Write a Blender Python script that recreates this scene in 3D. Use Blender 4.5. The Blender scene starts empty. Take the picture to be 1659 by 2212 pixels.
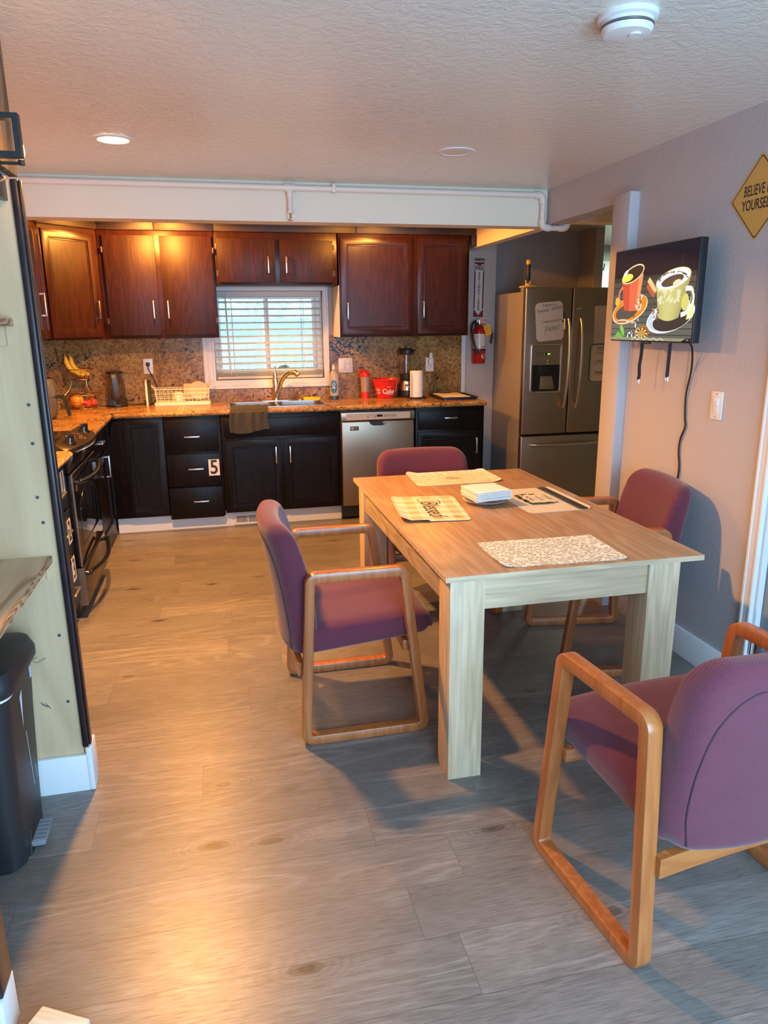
import bpy, bmesh, math, random
from mathutils import Vector, Matrix, noise as mnoise
random.seed(11)
PI = math.pi
SC = bpy.context.scene
COL = SC.collection

# ------------------------------------------------------------------ camera
YAW, PITCH, ROLL, FPX, CAMH = 0.2224, 0.2539, 0.0109, 1565.0, 1.52
fwd = Vector((math.sin(YAW) * math.cos(PITCH), math.cos(YAW) * math.cos(PITCH), -math.sin(PITCH)))
rgt = Vector((math.cos(YAW), -math.sin(YAW), 0))
dwn = fwd.cross(rgt)
r2 = math.cos(ROLL) * rgt + math.sin(ROLL) * dwn
d2 = -math.sin(ROLL) * rgt + math.cos(ROLL) * dwn
cam_d = bpy.data.cameras.new('camera')
cam = bpy.data.objects.new('camera', cam_d)
COL.objects.link(cam)
cam.matrix_world = Matrix(((r2.x, -d2.x, -fwd.x, 0), (r2.y, -d2.y, -fwd.y, 0), (r2.z, -d2.z, -fwd.z, CAMH), (0, 0, 0, 1)))
cam_d.sensor_fit = 'VERTICAL'
cam_d.sensor_height = 24.0
cam_d.lens = FPX / 2212.0 * 24.0
cam_d.clip_start = 0.02
SC.camera = cam

# ------------------------------------------------------------------ world, lights, exposure
SC.view_settings.view_transform = 'Standard'
SC.view_settings.look = 'None'
SC.view_settings.gamma = 1.0
SC.view_settings.use_curve_mapping = False
SC.view_settings.exposure = 0.08
W = bpy.data.worlds.new('sky')
SC.world = W
W.use_nodes = True
bg = W.node_tree.nodes['Background']
bg.inputs[0].default_value = (0.86, 0.94, 1.0, 1)
bg.inputs[1].default_value = 2.7


def add_light(name, kind, loc, energy, color, rot=(0, 0, 0), **kw):
    d = bpy.data.lights.new(name, kind)
    d.energy = energy
    d.color = color
    for k, v in kw.items():
        setattr(d, k, v)
    o = bpy.data.objects.new(name, d)
    COL.objects.link(o)
    o.location = loc
    o.rotation_euler = rot
    return o


WARM = (1.0, 0.45, 0.115)
KWARM = (1.0, 0.39, 0.06)
# daylight arriving through the opening in the rear wall, behind the camera
add_light('daylight_rear_opening', 'AREA', (0.95, -0.80, 1.20), 138, (0.29, 0.63, 1.0), (PI / 2, 0, 0), shape='RECTANGLE', size=2.0, size_y=1.7)
# the lit recessed lamp over the dining room, the ones behind the soffit
add_light('recessed_lamp_light', 'SPOT', (-0.36, 3.58, 2.285), 510, WARM, (0, 0, 0), spot_size=2.75, spot_blend=0.5, shadow_soft_size=0.06)
add_light('kitchen_lamp_light', 'SPOT', (-0.33, 5.42, 2.285), 205, KWARM, (0, 0, 0), spot_size=3.13, spot_blend=0.12, shadow_soft_size=0.05)
add_light('kitchen_lamp_light_right', 'SPOT', (1.22, 5.30, 2.285), 80, KWARM, (0, 0, 0), spot_size=3.13, spot_blend=0.12, shadow_soft_size=0.05)
# hall lamp beyond the fridge
add_light('hall_lamp_light', 'AREA', (4.3, 6.6, 2.25), 30, (0.80, 1.0, 0.88), (0, 0, 0), shape='DISK', size=0.3)

# ------------------------------------------------------------------ mesh helpers


class MB:
    """collects shapes, then links them as one mesh object"""

    def __init__(s):
        s.bm = bmesh.new()

    def box(s, c, size, rot=None, bev=0.0, seg=2):
        r = bmesh.ops.create_cube(s.bm, size=1.0)
        vs = r['verts']
        m = Matrix.Translation(Vector(c)) @ (rot.to_4x4() if rot else Matrix.Identity(4)) @ Matrix.Diagonal((size[0], size[1], size[2], 1))
        bmesh.ops.transform(s.bm, matrix=m, verts=vs)
        if bev > 0:
            es = list({e for v in vs for e in v.link_edges})
            bmesh.ops.bevel(s.bm, geom=es, offset=bev, segments=seg, profile=0.5, affect='EDGES', clamp_overlap=True)
        return s

    def bx(s, x0, x1, y0, y1, z0, z1, bev=0.0, seg=2):
        return s.box(((x0 + x1) / 2, (y0 + y1) / 2, (z0 + z1) / 2), (abs(x1 - x0), abs(y1 - y0), abs(z1 - z0)), None, bev, seg)

    def cyl(s, p0, p1, r0, r1=None, seg=24):
        p0 = Vector(p0); p1 = Vector(p1)
        r1 = r0 if r1 is None else r1
        d = p1 - p0
        r = bmesh.ops.create_cone(s.bm, cap_ends=True, segments=seg, radius1=r0, radius2=r1, depth=d.length)
        m = Matrix.Translation((p0 + p1) / 2) @ d.to_track_quat('Z', 'Y').to_matrix().to_4x4()
        bmesh.ops.transform(s.bm, matrix=m, verts=r['verts'])
        return s

    def sph(s, c, rad, seg=20, rot=None):
        r = bmesh.ops.create_uvsphere(s.bm, u_segments=seg, v_segments=max(8, seg * 2 // 3), radius=1.0)
        if not hasattr(rad, '__len__'):
            rad = (rad, rad, rad)
        m = Matrix.Translation(Vector(c)) @ (rot.to_4x4() if rot else Matrix.Identity(4)) @ Matrix.Diagonal((*rad, 1))
        bmesh.ops.transform(s.bm, matrix=m, verts=r['verts'])
        return s

    def lathe(s, prof, c=(0, 0, 0), seg=32, sx=1.0, sy=1.0, m=None):
        rings = []
        for (r, z) in prof:
            if r < 1e-6:
                rings.append([s.bm.verts.new((c[0], c[1], c[2] + z))])
            else:
                rings.append([s.bm.verts.new((c[0] + r * sx * math.cos(2 * PI * i / seg), c[1] + r * sy * math.sin(2 * PI * i / seg), c[2] + z)) for i in range(seg)])
        for a, b in zip(rings, rings[1:]):
            for i in range(seg):
                j = (i + 1) % seg
                if len(a) == 1 and len(b) == 1:
                    continue
                if len(a) == 1:
                    f = (a[0], b[j], b[i])
                elif len(b) == 1:
                    f = (a[i], a[j], b[0])
                else:
                    f = (a[i], a[j], b[j], b[i])
                try:
                    s.bm.faces.new(f)
                except ValueError:
                    pass
        if m is not None:
            bmesh.ops.transform(s.bm, matrix=m, verts=[v for r in rings for v in r])
        return s

    def tube(s, pts, r, seg=8, closed=False, flat=None):
        """round tube along a polyline (r a number or one per point); flat=(w, h) gives a rectangular section"""
        pts = [Vector(p) for p in pts]
        n = len(pts)
        rr = r if hasattr(r, '__len__') else [r] * n
        up = None
        rings = []
        for i, p in enumerate(pts):
            if closed:
                t = (pts[(i + 1) % n] - pts[i - 1]).normalized()
            else:
                t = (pts[min(i + 1, n - 1)] - pts[max(i - 1, 0)]).normalized()
            if up is None:
                up = Vector((0, 0, 1)) if abs(t.z) < 0.9 else Vector((1, 0, 0))
            u = (up - t * up.dot(t)).normalized()
            v = t.cross(u)
            up = u
            if flat:
                q = [(flat[0] / 2, flat[1] / 2), (-flat[0] / 2, flat[1] / 2), (-flat[0] / 2, -flat[1] / 2), (flat[0] / 2, -flat[1] / 2)]
                rings.append([s.bm.verts.new(p + v * a + u * b) for a, b in q])
            else:
                rings.append([s.bm.verts.new(p + (u * math.cos(2 * PI * k / seg) + v * math.sin(2 * PI * k / seg)) * rr[i]) for k in range(seg)])
        m = len(rings[0])
        rng = range(n) if closed else range(n - 1)
        for i in rng:
            a, b = rings[i], rings[(i + 1) % n]
            for k in range(m):
                l = (k + 1) % m
                s.bm.faces.new((a[k], a[l], b[l], b[k]))
        if not closed:
            s.bm.faces.new(rings[0][::-1])
            s.bm.faces.new(rings[-1])
        return s

    def prism(s, pts, a0, a1, plane='xy', bev=0.0):
        """extrudes a 2D outline; plane names the outline's axes, a0..a1 run along the third"""
        def P(p, a):
            return {'xy': (p[0], p[1], a), 'xz': (p[0], a, p[1]), 'yz': (a, p[0], p[1])}[plane]
        A = [s.bm.verts.new(P(p, a0)) for p in pts]
        B = [s.bm.verts.new(P(p, a1)) for p in pts]
        n = len(pts)
        fs = [s.bm.faces.new(A[::-1]), s.bm.faces.new(B)]
        for i in range(n):
            j = (i + 1) % n
            fs.append(s.bm.faces.new((A[i], A[j], B[j], B[i])))
        if bev:
            es = list(fs[0].edges) + list(fs[1].edges)
            bmesh.ops.bevel(s.bm, geom=es, offset=bev, segments=2, profile=0.5, affect='EDGES', clamp_overlap=True)
        return s

    def ring(s, outer, inner, a0, a1, plane='xz', bev=0.0):
        """a frame: the band between two outlines with the same number of points, extruded a0..a1"""
        def P(p, a):
            return {'xy': (p[0], p[1], a), 'xz': (p[0], a, p[1]), 'yz': (a, p[0], p[1])}[plane]
        V = [[s.bm.verts.new(P(p, a)) for p in L] for L in (outer, inner) for a in (a0, a1)]
        O0, O1, I0, I1 = V
        n = len(outer)
        for i in range(n):
            j = (i + 1) % n
            for f in ((O0[i], O0[j], O1[j], O1[i]), (I0[j], I0[i], I1[i], I1[j]), (O0[j], O0[i], I0[i], I0[j]), (O1[i], O1[j], I1[j], I1[i])):
                s.bm.faces.new(f)
        if bev:
            lines = []
            for L in V:
                for i in range(n):
                    e = s.bm.edges.get((L[i], L[(i + 1) % n]))
                    if e:
                        lines.append(e)
            bmesh.ops.bevel(s.bm, geom=lines, offset=bev, segments=2, profile=0.5, affect='EDGES', clamp_overlap=True)
        return s

    def cushion(s, half, r, n=14, fn=None, c=(0, 0, 0)):
        """a rounded box on a dense grid, bent by fn"""
        before = set(s.bm.verts)
        r_ = bmesh.ops.create_cube(s.bm, size=2.0)
        es = list({e for v in r_['verts'] for e in v.link_edges})
        bmesh.ops.subdivide_edges(s.bm, edges=es, cuts=n, use_grid_fill=True)
        vs = [v for v in s.bm.verts if v not in before]
        for v in vs:
            p = v.co.copy()
            q = Vector([math.copysign(abs(t) ** 0.85, t) * h for t, h in zip(p, half)])
            inn = Vector([max(-(h - r), min(h - r, t)) for t, h in zip(q, half)])
            d = q - inn
            if d.length > 1e-9:
                q = inn + d.normalized() * r
            if fn:
                q = Vector(fn(q))
            v.co = q + Vector(c)
        return s

    def pad(s, w, h, rc, th, fn, r=None, N=10):
        """an upholstered pad in the yz plane: rounded outline, rounded rim, thickness th along x, bent by fn"""
        r = r or th / 2 - 0.001
        rows = []
        K = 6
        for k in range(K + 1):
            a = (PI / 2) * k / K
            rows.append((r * (1 - math.sin(a)), 1.0, th / 2 - r + r * math.cos(a)))      # from the rim's front line out to the edge
        rows = rows + [(i_, sc, -x_) for i_, sc, x_ in reversed(rows)]
        inner = [0.90, 0.78, 0.64, 0.48, 0.32, 0.16]
        seq = [(r, sc, th / 2) for sc in reversed(inner)] + rows + [(r, sc, -th / 2) for sc in inner]
        rings = []
        for ins, sc, x in seq:
            P = rrect(w - 2 * ins, h - 2 * ins, max(0.004, rc - ins), N)
            Q = []
            for i in range(len(P)):                                                    # extra points along the straight sides
                a, b = Vector(P[i]), Vector(P[(i + 1) % len(P)])
                m = 8 if (i + 1) % N == 0 else 1
                for q in range(m):
                    Q.append(a.lerp(b, q / m))
            rings.append([s.bm.verts.new(fn(Vector((x, q.x * sc, q.y * sc)))) for q in Q])
        for A, B in zip(rings, rings[1:]):
            n = len(A)
            for i in range(n):
                j = (i + 1) % n
                s.bm.faces.new((A[i], A[j], B[j], B[i]))
        for R, x in ((rings[0], th / 2), (rings[-1], -th / 2)):
            c = s.bm.verts.new(fn(Vector((x, 0, 0))))
            for i in range(len(R)):
                s.bm.faces.new((R[i], R[(i + 1) % len(R)], c))
        return s

    def grid(s, f, nu, nv):
        vs = [[s.bm.verts.new(f(i / nu, j / nv)) for j in range(nv + 1)] for i in range(nu + 1)]
        for i in range(nu):
            for j in range(nv):
                s.bm.faces.new((vs[i][j], vs[i + 1][j], vs[i + 1][j + 1], vs[i][j + 1]))
        return s

    def slab(s, f, nu, nv, th):
        """a grid sheet with real thickness"""
        A = [[Vector(f(i / nu, j / nv)) for j in range(nv + 1)] for i in range(nu + 1)]
        top = [[s.bm.verts.new(p) for p in row] for row in A]
        N = []
        for i in range(nu + 1):
            row = []
            for j in range(nv + 1):
                a = A[min(i + 1, nu)][j] - A[max(i - 1, 0)][j]
                b = A[i][min(j + 1, nv)] - A[i][max(j - 1, 0)]
                k = a.cross(b)
                row.append(k.normalized() if k.length else Vector((0, 0, 1)))
            N.append(row)
        bot = [[s.bm.verts.new(A[i][j] - N[i][j] * th) for j in range(nv + 1)] for i in range(nu + 1)]
        for i in range(nu):
            for j in range(nv):
                s.bm.faces.new((top[i][j], top[i + 1][j], top[i + 1][j + 1], top[i][j + 1]))
                s.bm.faces.new((bot[i][j], bot[i][j + 1], bot[i + 1][j + 1], bot[i + 1][j]))
        edge = [(i, 0) for i in range(nu)] + [(nu, j) for j in range(nv)] + [(i, nv) for i in range(nu, 0, -1)] + [(0, j) for j in range(nv, 0, -1)]
        for k in range(len(edge)):
            a, b = edge[k], edge[(k + 1) % len(edge)]
            s.bm.faces.new((top[b[0]][b[1]], top[a[0]][a[1]], bot[a[0]][a[1]], bot[b[0]][b[1]]))
        return s

    def xf(s, m):
        bmesh.ops.transform(s.bm, matrix=m, verts=s.bm.verts)
        return s


def obj(name, mb, mat, parent=None, loc=(0, 0, 0), rotz=0.0, smooth=40.0, label=None):
    bmesh.ops.recalc_face_normals(mb.bm, faces=mb.bm.faces)
    me = bpy.data.meshes.new(name)
    mb.bm.to_mesh(me)
    mb.bm.free()
    me.materials.append(mat)
    if smooth:
        for p in me.polygons:
            p.use_smooth = True
        me.set_sharp_from_angle(angle=math.radians(smooth))
    o = bpy.data.objects.new(name, me)
    COL.objects.link(o)
    o.location = loc
    o.rotation_euler = (0, 0, rotz)
    if parent:
        o.parent = parent
    if label:
        o['label'] = label
    return o


def tag(o, label, cat, group=None, kind=None):
    o['label'] = label
    o['category'] = cat
    if group:
        o['group'] = group
    if kind:
        o['kind'] = kind
    return o


def thing(name, label, cat, loc=(0, 0, 0), rotz=0.0, group=None, kind=None):
    o = bpy.data.objects.new(name, None)
    o.empty_display_size = 0.1
    COL.objects.link(o)
    o.location = loc
    o.rotation_euler = (0, 0, rotz)
    return tag(o, label, cat, group, kind)


def struct(name, mb, mat, label, cat, smooth=40.0):
    o = obj(name, mb, mat, smooth=smooth)
    return tag(o, label, cat, None, 'structure')


def catmull(pts, n=8, closed=False):
    pts = [Vector(p) for p in pts]
    N = len(pts)
    out = []
    for i in range(N if closed else N - 1):
        if closed:
            p0, p1, p2, p3 = pts[i - 1], pts[i], pts[(i + 1) % N], pts[(i + 2) % N]
        else:
            p0, p1, p2, p3 = pts[max(i - 1, 0)], pts[i], pts[i + 1], pts[min(i + 2, N - 1)]
        for k in range(n):
            t = k / n
            out.append(0.5 * ((2 * p1) + (-p0 + p2) * t + (2 * p0 - 5 * p1 + 4 * p2 - p3) * t * t + (-p0 + 3 * p1 - 3 * p2 + p3) * t ** 3))
    if not closed:
        out.append(pts[-1])
    return out


def roundpoly(pts, r, n=5):
    """a polygon with rounded corners, n points to each corner"""
    out = []
    N = len(pts)
    rr = r if hasattr(r, '__len__') else [r] * N
    for i in range(N):
        p = Vector(pts[i]).to_2d(); a = (Vector(pts[i - 1]).to_2d() - p).normalized(); b = (Vector(pts[(i + 1) % N]).to_2d() - p).normalized()
        ang = a.angle(b)
        d = rr[i] / math.tan(ang / 2)
        c = p + (a + b).normalized() * (rr[i] / math.sin(ang / 2))
        s0 = p + a * d - c
        s1 = p + b * d - c
        a0 = math.atan2(s0.y, s0.x); a1 = math.atan2(s1.y, s1.x)
        while a1 - a0 > PI: a1 -= 2 * PI
        while a1 - a0 < -PI: a1 += 2 * PI
        for k in range(n):
            t = a0 + (a1 - a0) * k / (n - 1)
            out.append((c.x + rr[i] * math.cos(t), c.y + rr[i] * math.sin(t)))
    return out


def rrect(w, h, r, n=5, cx=0.0, cy=0.0):
    return roundpoly([(cx - w / 2, cy - h / 2), (cx + w / 2, cy - h / 2), (cx + w / 2, cy + h / 2), (cx - w / 2, cy + h / 2)], r, n)


# ------------------------------------------------------------------ flat printed things (signs, labels, screens)
_text_cache = {}


def text_polys(s, size, shear=0.0, bold=0.0, align='CENTER', spacing=1.0):
    cu = bpy.data.curves.new('txt', 'FONT')
    cu.body = s
    cu.size = size
    cu.shear = shear
    cu.offset = bold
    cu.align_x = align
    cu.align_y = 'CENTER'
    cu.space_character = spacing
    cu.resolution_u = 3
    o = bpy.data.objects.new('txt', cu)
    COL.objects.link(o)
    dg = bpy.context.evaluated_depsgraph_get()
    me = bpy.data.meshes.new_from_object(o.evaluated_get(dg))
    vs = [v.co.copy() for v in me.vertices]
    fs = [tuple(p.vertices) for p in me.polygons]
    bpy.data.objects.remove(o)
    bpy.data.curves.remove(cu)
    bpy.data.meshes.remove(me)
    return vs, fs


class Flat:
    """layers of flat coloured shapes in a local plane: x right, y up, z towards the viewer"""

    def __init__(s, step=0.00025):
        s.bm = bmesh.new()
        s.cl = s.bm.loops.layers.float_color.new('Col')
        s.z = 0.0
        s.step = step

    def _f(s, vs, col):
        try:
            f = s.bm.faces.new(vs)
        except ValueError:
            return
        for l in f.loops:
            l[s.cl] = (*col, 1)

    def poly(s, pts, col, up=True):
        if up: s.z += s.step
        s._f([s.bm.verts.new((p[0], p[1], s.z)) for p in pts], col)
        return s

    def rect(s, x0, y0, x1, y1, col, up=True):
        return s.poly([(x0, y0), (x1, y0), (x1, y1), (x0, y1)], col, up)

    def ell(s, cx, cy, rx, ry, col, n=28, rot=0.0, a0=0.0, a1=2 * PI, up=True):
        c, q = math.cos(rot), math.sin(rot)
        P = []
        full = abs(a1 - a0 - 2 * PI) < 1e-6
        for k in range(n if full else n + 1):
            t = a0 + (a1 - a0) * k / n
            x, y = rx * math.cos(t), ry * math.sin(t)
            P.append((cx + x * c - y * q, cy + x * q + y * c))
        return s.poly(P, col, up)

    def text(s, t, x, y, size, col, shear=0.0, bold=0.0, align='CENTER', sx=1.0, rot=0.0, spacing=1.0):
        s.z += s.step
        vs, fs = text_polys(t, size, shear, bold, align, spacing)
        c, q = math.cos(rot), math.sin(rot)
        V = [s.bm.verts.new((x + v.x * sx * c - v.y * q, y + v.x * sx * q + v.y * c, s.z)) for v in vs]
        for f in fs:
            s._f([V[i] for i in f], col)
        return s

    def stroke(s, pts, w, col, smooth=6):
        s.z += s.step
        P = catmull([(p[0], p[1], 0) for p in pts], smooth) if smooth else [Vector((p[0], p[1], 0)) for p in pts]
        L = []
        for i, p in enumerate(P):
            t = (P[min(i + 1, len(P) - 1)] - P[max(i - 1, 0)])
            t = t.normalized() if t.length else Vector((1, 0, 0))
            n = Vector((-t.y, t.x, 0)) * (w / 2)
            L.append((s.bm.verts.new((p.x + n.x, p.y + n.y, s.z)), s.bm.verts.new((p.x - n.x, p.y - n.y, s.z))))
        for a, b in zip(L, L[1:]):
            s._f((a[0], a[1], b[1], b[0]), col)
        return s

    def plate(s, pts, th, col):
        """a solid base with thickness th behind z = 0"""
        A = [s.bm.verts.new((p[0], p[1], 0)) for p in pts]
        B = [s.bm.verts.new((p[0], p[1], -th)) for p in pts]
        s._f(A, col)
        s._f(B[::-1], col)
        n = len(pts)
        for i in range(n):
            j = (i + 1) % n
            s._f((A[j], A[i], B[i], B[j]), col)
        return s


FACE = {  # local frame -> world: plane turned to look along ...
    '-Y': Matrix(((1, 0, 0, 0), (0, 0, -1, 0), (0, 1, 0, 0), (0, 0, 0, 1))),
    '-X': Matrix(((0, 0, -1, 0), (-1, 0, 0, 0), (0, 1, 0, 0), (0, 0, 0, 1))),
    '+X': Matrix(((0, 0, 1, 0), (1, 0, 0, 0), (0, 1, 0, 0), (0, 0, 0, 1))),
    'up': Matrix.Identity(4),
}


def flat_obj(name, fl, mat, parent=None, at=(0, 0, 0), face='-Y', rot=0.0, fn=None, label=None):
    m = Matrix.Translation(Vector(at)) @ FACE[face] @ Matrix.Rotation(rot, 4, 'Z')
    if fn:
        for v in fl.bm.verts:
            v.co = Vector(fn(v.co))
    bmesh.ops.transform(fl.bm, matrix=m, verts=fl.bm.verts)
    me = bpy.data.meshes.new(name)
    fl.bm.to_mesh(me)
    fl.bm.free()
    me.materials.append(mat)
    o = bpy.data.objects.new(name, me)
    COL.objects.link(o)
    if parent:
        o.parent = parent
    if label:
        o['label'] = label
    return o

# ------------------------------------------------------------------ materials


class NT:
    """a short way to write shader node trees"""

    def __init__(s, name):
        s.m = bpy.data.materials.new(name)
        s.m.use_nodes = True
        s.t = s.m.node_tree
        s.b = s.t.nodes['Principled BSDF']

    def n(s, kind, **kw):
        x = s.t.nodes.new('ShaderNode' + kind)
        for k, v in kw.items():
            if k in x.inputs:
                s.set(x.inputs[k], v)
            else:
                setattr(x, k, v)
        return x

    def set(s, sock, v):
        if hasattr(v, 'is_output'):
            s.t.links.new(v, sock)
        elif hasattr(v, 'outputs'):
            s.t.links.new(v.outputs[0], sock)
        else:
            if hasattr(sock.default_value, '__len__') and len(sock.default_value) == 4 and len(v) == 3:
                v = (*v, 1)
            sock.default_value = v

    def p(s, **kw):
        names = dict(col='Base Color', rough='Roughness', metal='Metallic', spec='Specular IOR Level', trans='Transmission Weight',
                     ior='IOR', alpha='Alpha', emc='Emission Color', ems='Emission Strength', normal='Normal', coat='Coat Weight',
                     coatr='Coat Roughness', sheen='Sheen Weight', sss='Subsurface Weight')
        for k, v in kw.items():
            s.set(s.b.inputs[names[k]], v)
        return s

    def coord(s, scale=(1, 1, 1), loc=(0, 0, 0), rot=(0, 0, 0)):
        c = s.n('TexCoord')
        mp = s.n('Mapping')
        s.t.links.new(c.outputs['Object'], mp.inputs[0])
        mp.inputs['Scale'].default_value = scale
        mp.inputs['Location'].default_value = loc
        mp.inputs['Rotation'].default_value = rot
        return mp.outputs[0]

    def noise(s, vec, scale, detail=3.0, rough=0.5, dist=0.0):
        x = s.n('TexNoise')
        s.set(x.inputs['Vector'], vec)
        x.inputs['Scale'].default_value = scale
        x.inputs['Detail'].default_value = detail
        x.inputs['Roughness'].default_value = rough
        x.inputs['Distortion'].default_value = dist
        return x.outputs[0]

    def ramp(s, fac, stops, interp='LINEAR'):
        x = s.n('ValToRGB')
        s.set(x.inputs[0], fac)
        cr = x.color_ramp
        cr.interpolation = interp
        while len(cr.elements) < len(stops):
            cr.elements.new(0.5)
        for e, (pos, c) in zip(cr.elements, stops):
            e.position = pos
            e.color = (*c, 1) if hasattr(c, '__len__') else (c, c, c, 1)
        return x.outputs[0]

    def math(s, op, a, b=0.0, c=0.0):
        x = s.n('Math', operation=op)
        s.set(x.inputs[0], a)
        s.set(x.inputs[1], b)
        s.set(x.inputs[2], c)
        return x.outputs[0]

    def mix(s, fac, a, b, mode='MIX'):
        x = s.n('Mix', data_type='RGBA', blend_type=mode)
        s.set(x.inputs[0], fac)
        s.set(x.inputs[6], a)
        s.set(x.inputs[7], b)
        return x.outputs[2]

    def bump(s, h, strength=0.3, dist=0.01):
        x = s.n('Bump')
        x.inputs['Strength'].default_value = strength
        x.inputs['Distance'].default_value = dist
        s.set(x.inputs['Height'], h)
        s.p(normal=x.outputs[0])
        return s


def plain(name, col, rough=0.5, metal=0.0, bump=None, var=0.0, **kw):
    """one colour with a slight unevenness"""
    t = NT(name)
    if var:
        v = t.coord()
        f = t.noise(v, 9.0, 4.0)
        t.p(col=t.mix(f, tuple(c * (1 - var) for c in col), tuple(min(1, c * (1 + var)) for c in col)))
    else:
        t.p(col=col)
    t.p(rough=rough, metal=metal, **kw)
    if bump:
        t.bump(t.noise(t.coord(), bump[0], 3.0), bump[1], bump[2] if len(bump) > 2 else 0.004)
    return t.m


def wood(name, dark, mid, light, axis='x', scale=1.0, rough=0.4, fine=1.0, rings=14.0, stretch=9.0, bump=0.05, coat=0.0):
    t = NT(name)
    sc = {'x': (1, stretch, stretch), 'y': (stretch, 1, stretch), 'z': (stretch, stretch, 1)}[axis]
    v = t.coord(tuple(k * scale for k in sc))
    h = t.noise(v, 0.9, 2.0, 0.5, 0.3)
    w = t.math('SINE', t.math('MULTIPLY', h, rings * 6.0))
    w = t.math('MULTIPLY_ADD', w, 0.5, 0.5)
    sc2 = {'x': (3, 90, 90), 'y': (90, 3, 90), 'z': (90, 90, 3)}[axis]
    v2 = t.coord(tuple(k * scale for k in sc2))
    g = t.noise(v2, 1.0, 4.0, 0.65)
    base = t.ramp(w, [(0.0, dark), (0.45, mid), (1.0, light)])
    f = t.ramp(g, [(0.30, 1 - 0.35 * fine), (0.62, 1.0)])
    t.p(col=t.mix(1.0, base, f, 'MULTIPLY'), rough=rough)
    if coat:
        t.p(coat=coat, coatr=0.2)
    if bump:
        t.bump(g, bump, 0.002)
    return t.m


def fabric(name, c1, c2):
    t = NT(name)
    v = t.coord()
    a = t.noise(v, 420.0, 2.0, 0.6)
    b = t.noise(v, 12.0, 3.0, 0.6)
    wv = t.n('TexWave', wave_type='BANDS', bands_direction='DIAGONAL')
    t.set(wv.inputs['Vector'], v)
    wv.inputs['Scale'].default_value = 75.0
    wv.inputs['Distortion'].default_value = 1.5
    f = t.math('ADD', t.math('MULTIPLY', a, 0.72), t.math('MULTIPLY', wv.outputs[1], 0.28))
    col = t.mix(t.ramp(f, [(0.25, 0.0), (0.75, 1.0)]), c1, c2)
    col = t.mix(t.math('MULTIPLY', b, 0.25), col, tuple(x * 1.35 for x in c2))
    t.p(col=col, rough=0.95, spec=0.15, sheen=0.25)
    t.bump(f, 0.5, 0.0015)
    return t.m


M = {}
# room
def wall_mat(name, col, bscale=70.0, bstr=0.25, rough=0.55):
    t = NT(name)
    v = t.coord()
    h = t.noise(v, bscale, 4.0, 0.55, 0.2)
    k = t.noise(v, 1.6, 3.0)
    t.p(col=t.mix(k, tuple(c * 0.94 for c in col), tuple(min(1, c * 1.05) for c in col)), rough=rough, spec=0.4)
    t.bump(h, bstr, 0.006)
    return t.m


M['wall'] = wall_mat('wall_paint', (0.48, 0.45, 0.455))
M['wall_warm'] = wall_mat('kitchen_wall_paint', (0.52, 0.47, 0.43))
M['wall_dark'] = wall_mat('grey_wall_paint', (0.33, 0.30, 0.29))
M['hall'] = wall_mat('hall_paint', (0.42, 0.46, 0.42))
M['beam'] = wall_mat('beam_paint', (0.80, 0.71, 0.565), 90, 0.2)


def ceiling_mat():
    t = NT('ceiling_texture_paint')
    v = t.coord()
    a = t.noise(v, 34.0, 3.0, 0.55, 0.6)
    h = t.ramp(a, [(0.42, 0.0), (0.56, 1.0)])
    b = t.noise(v, 140.0, 2.0)
    hh = t.math('ADD', h, t.math('MULTIPLY', b, 0.35))
    k = t.noise(v, 0.9, 3.0)
    t.p(col=t.mix(k, (0.70, 0.665, 0.575), (0.80, 0.76, 0.67)), rough=0.17, spec=0.7)
    t.bump(hh, 0.26, 0.004)
    return t.m


M['ceiling'] = ceiling_mat()


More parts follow.
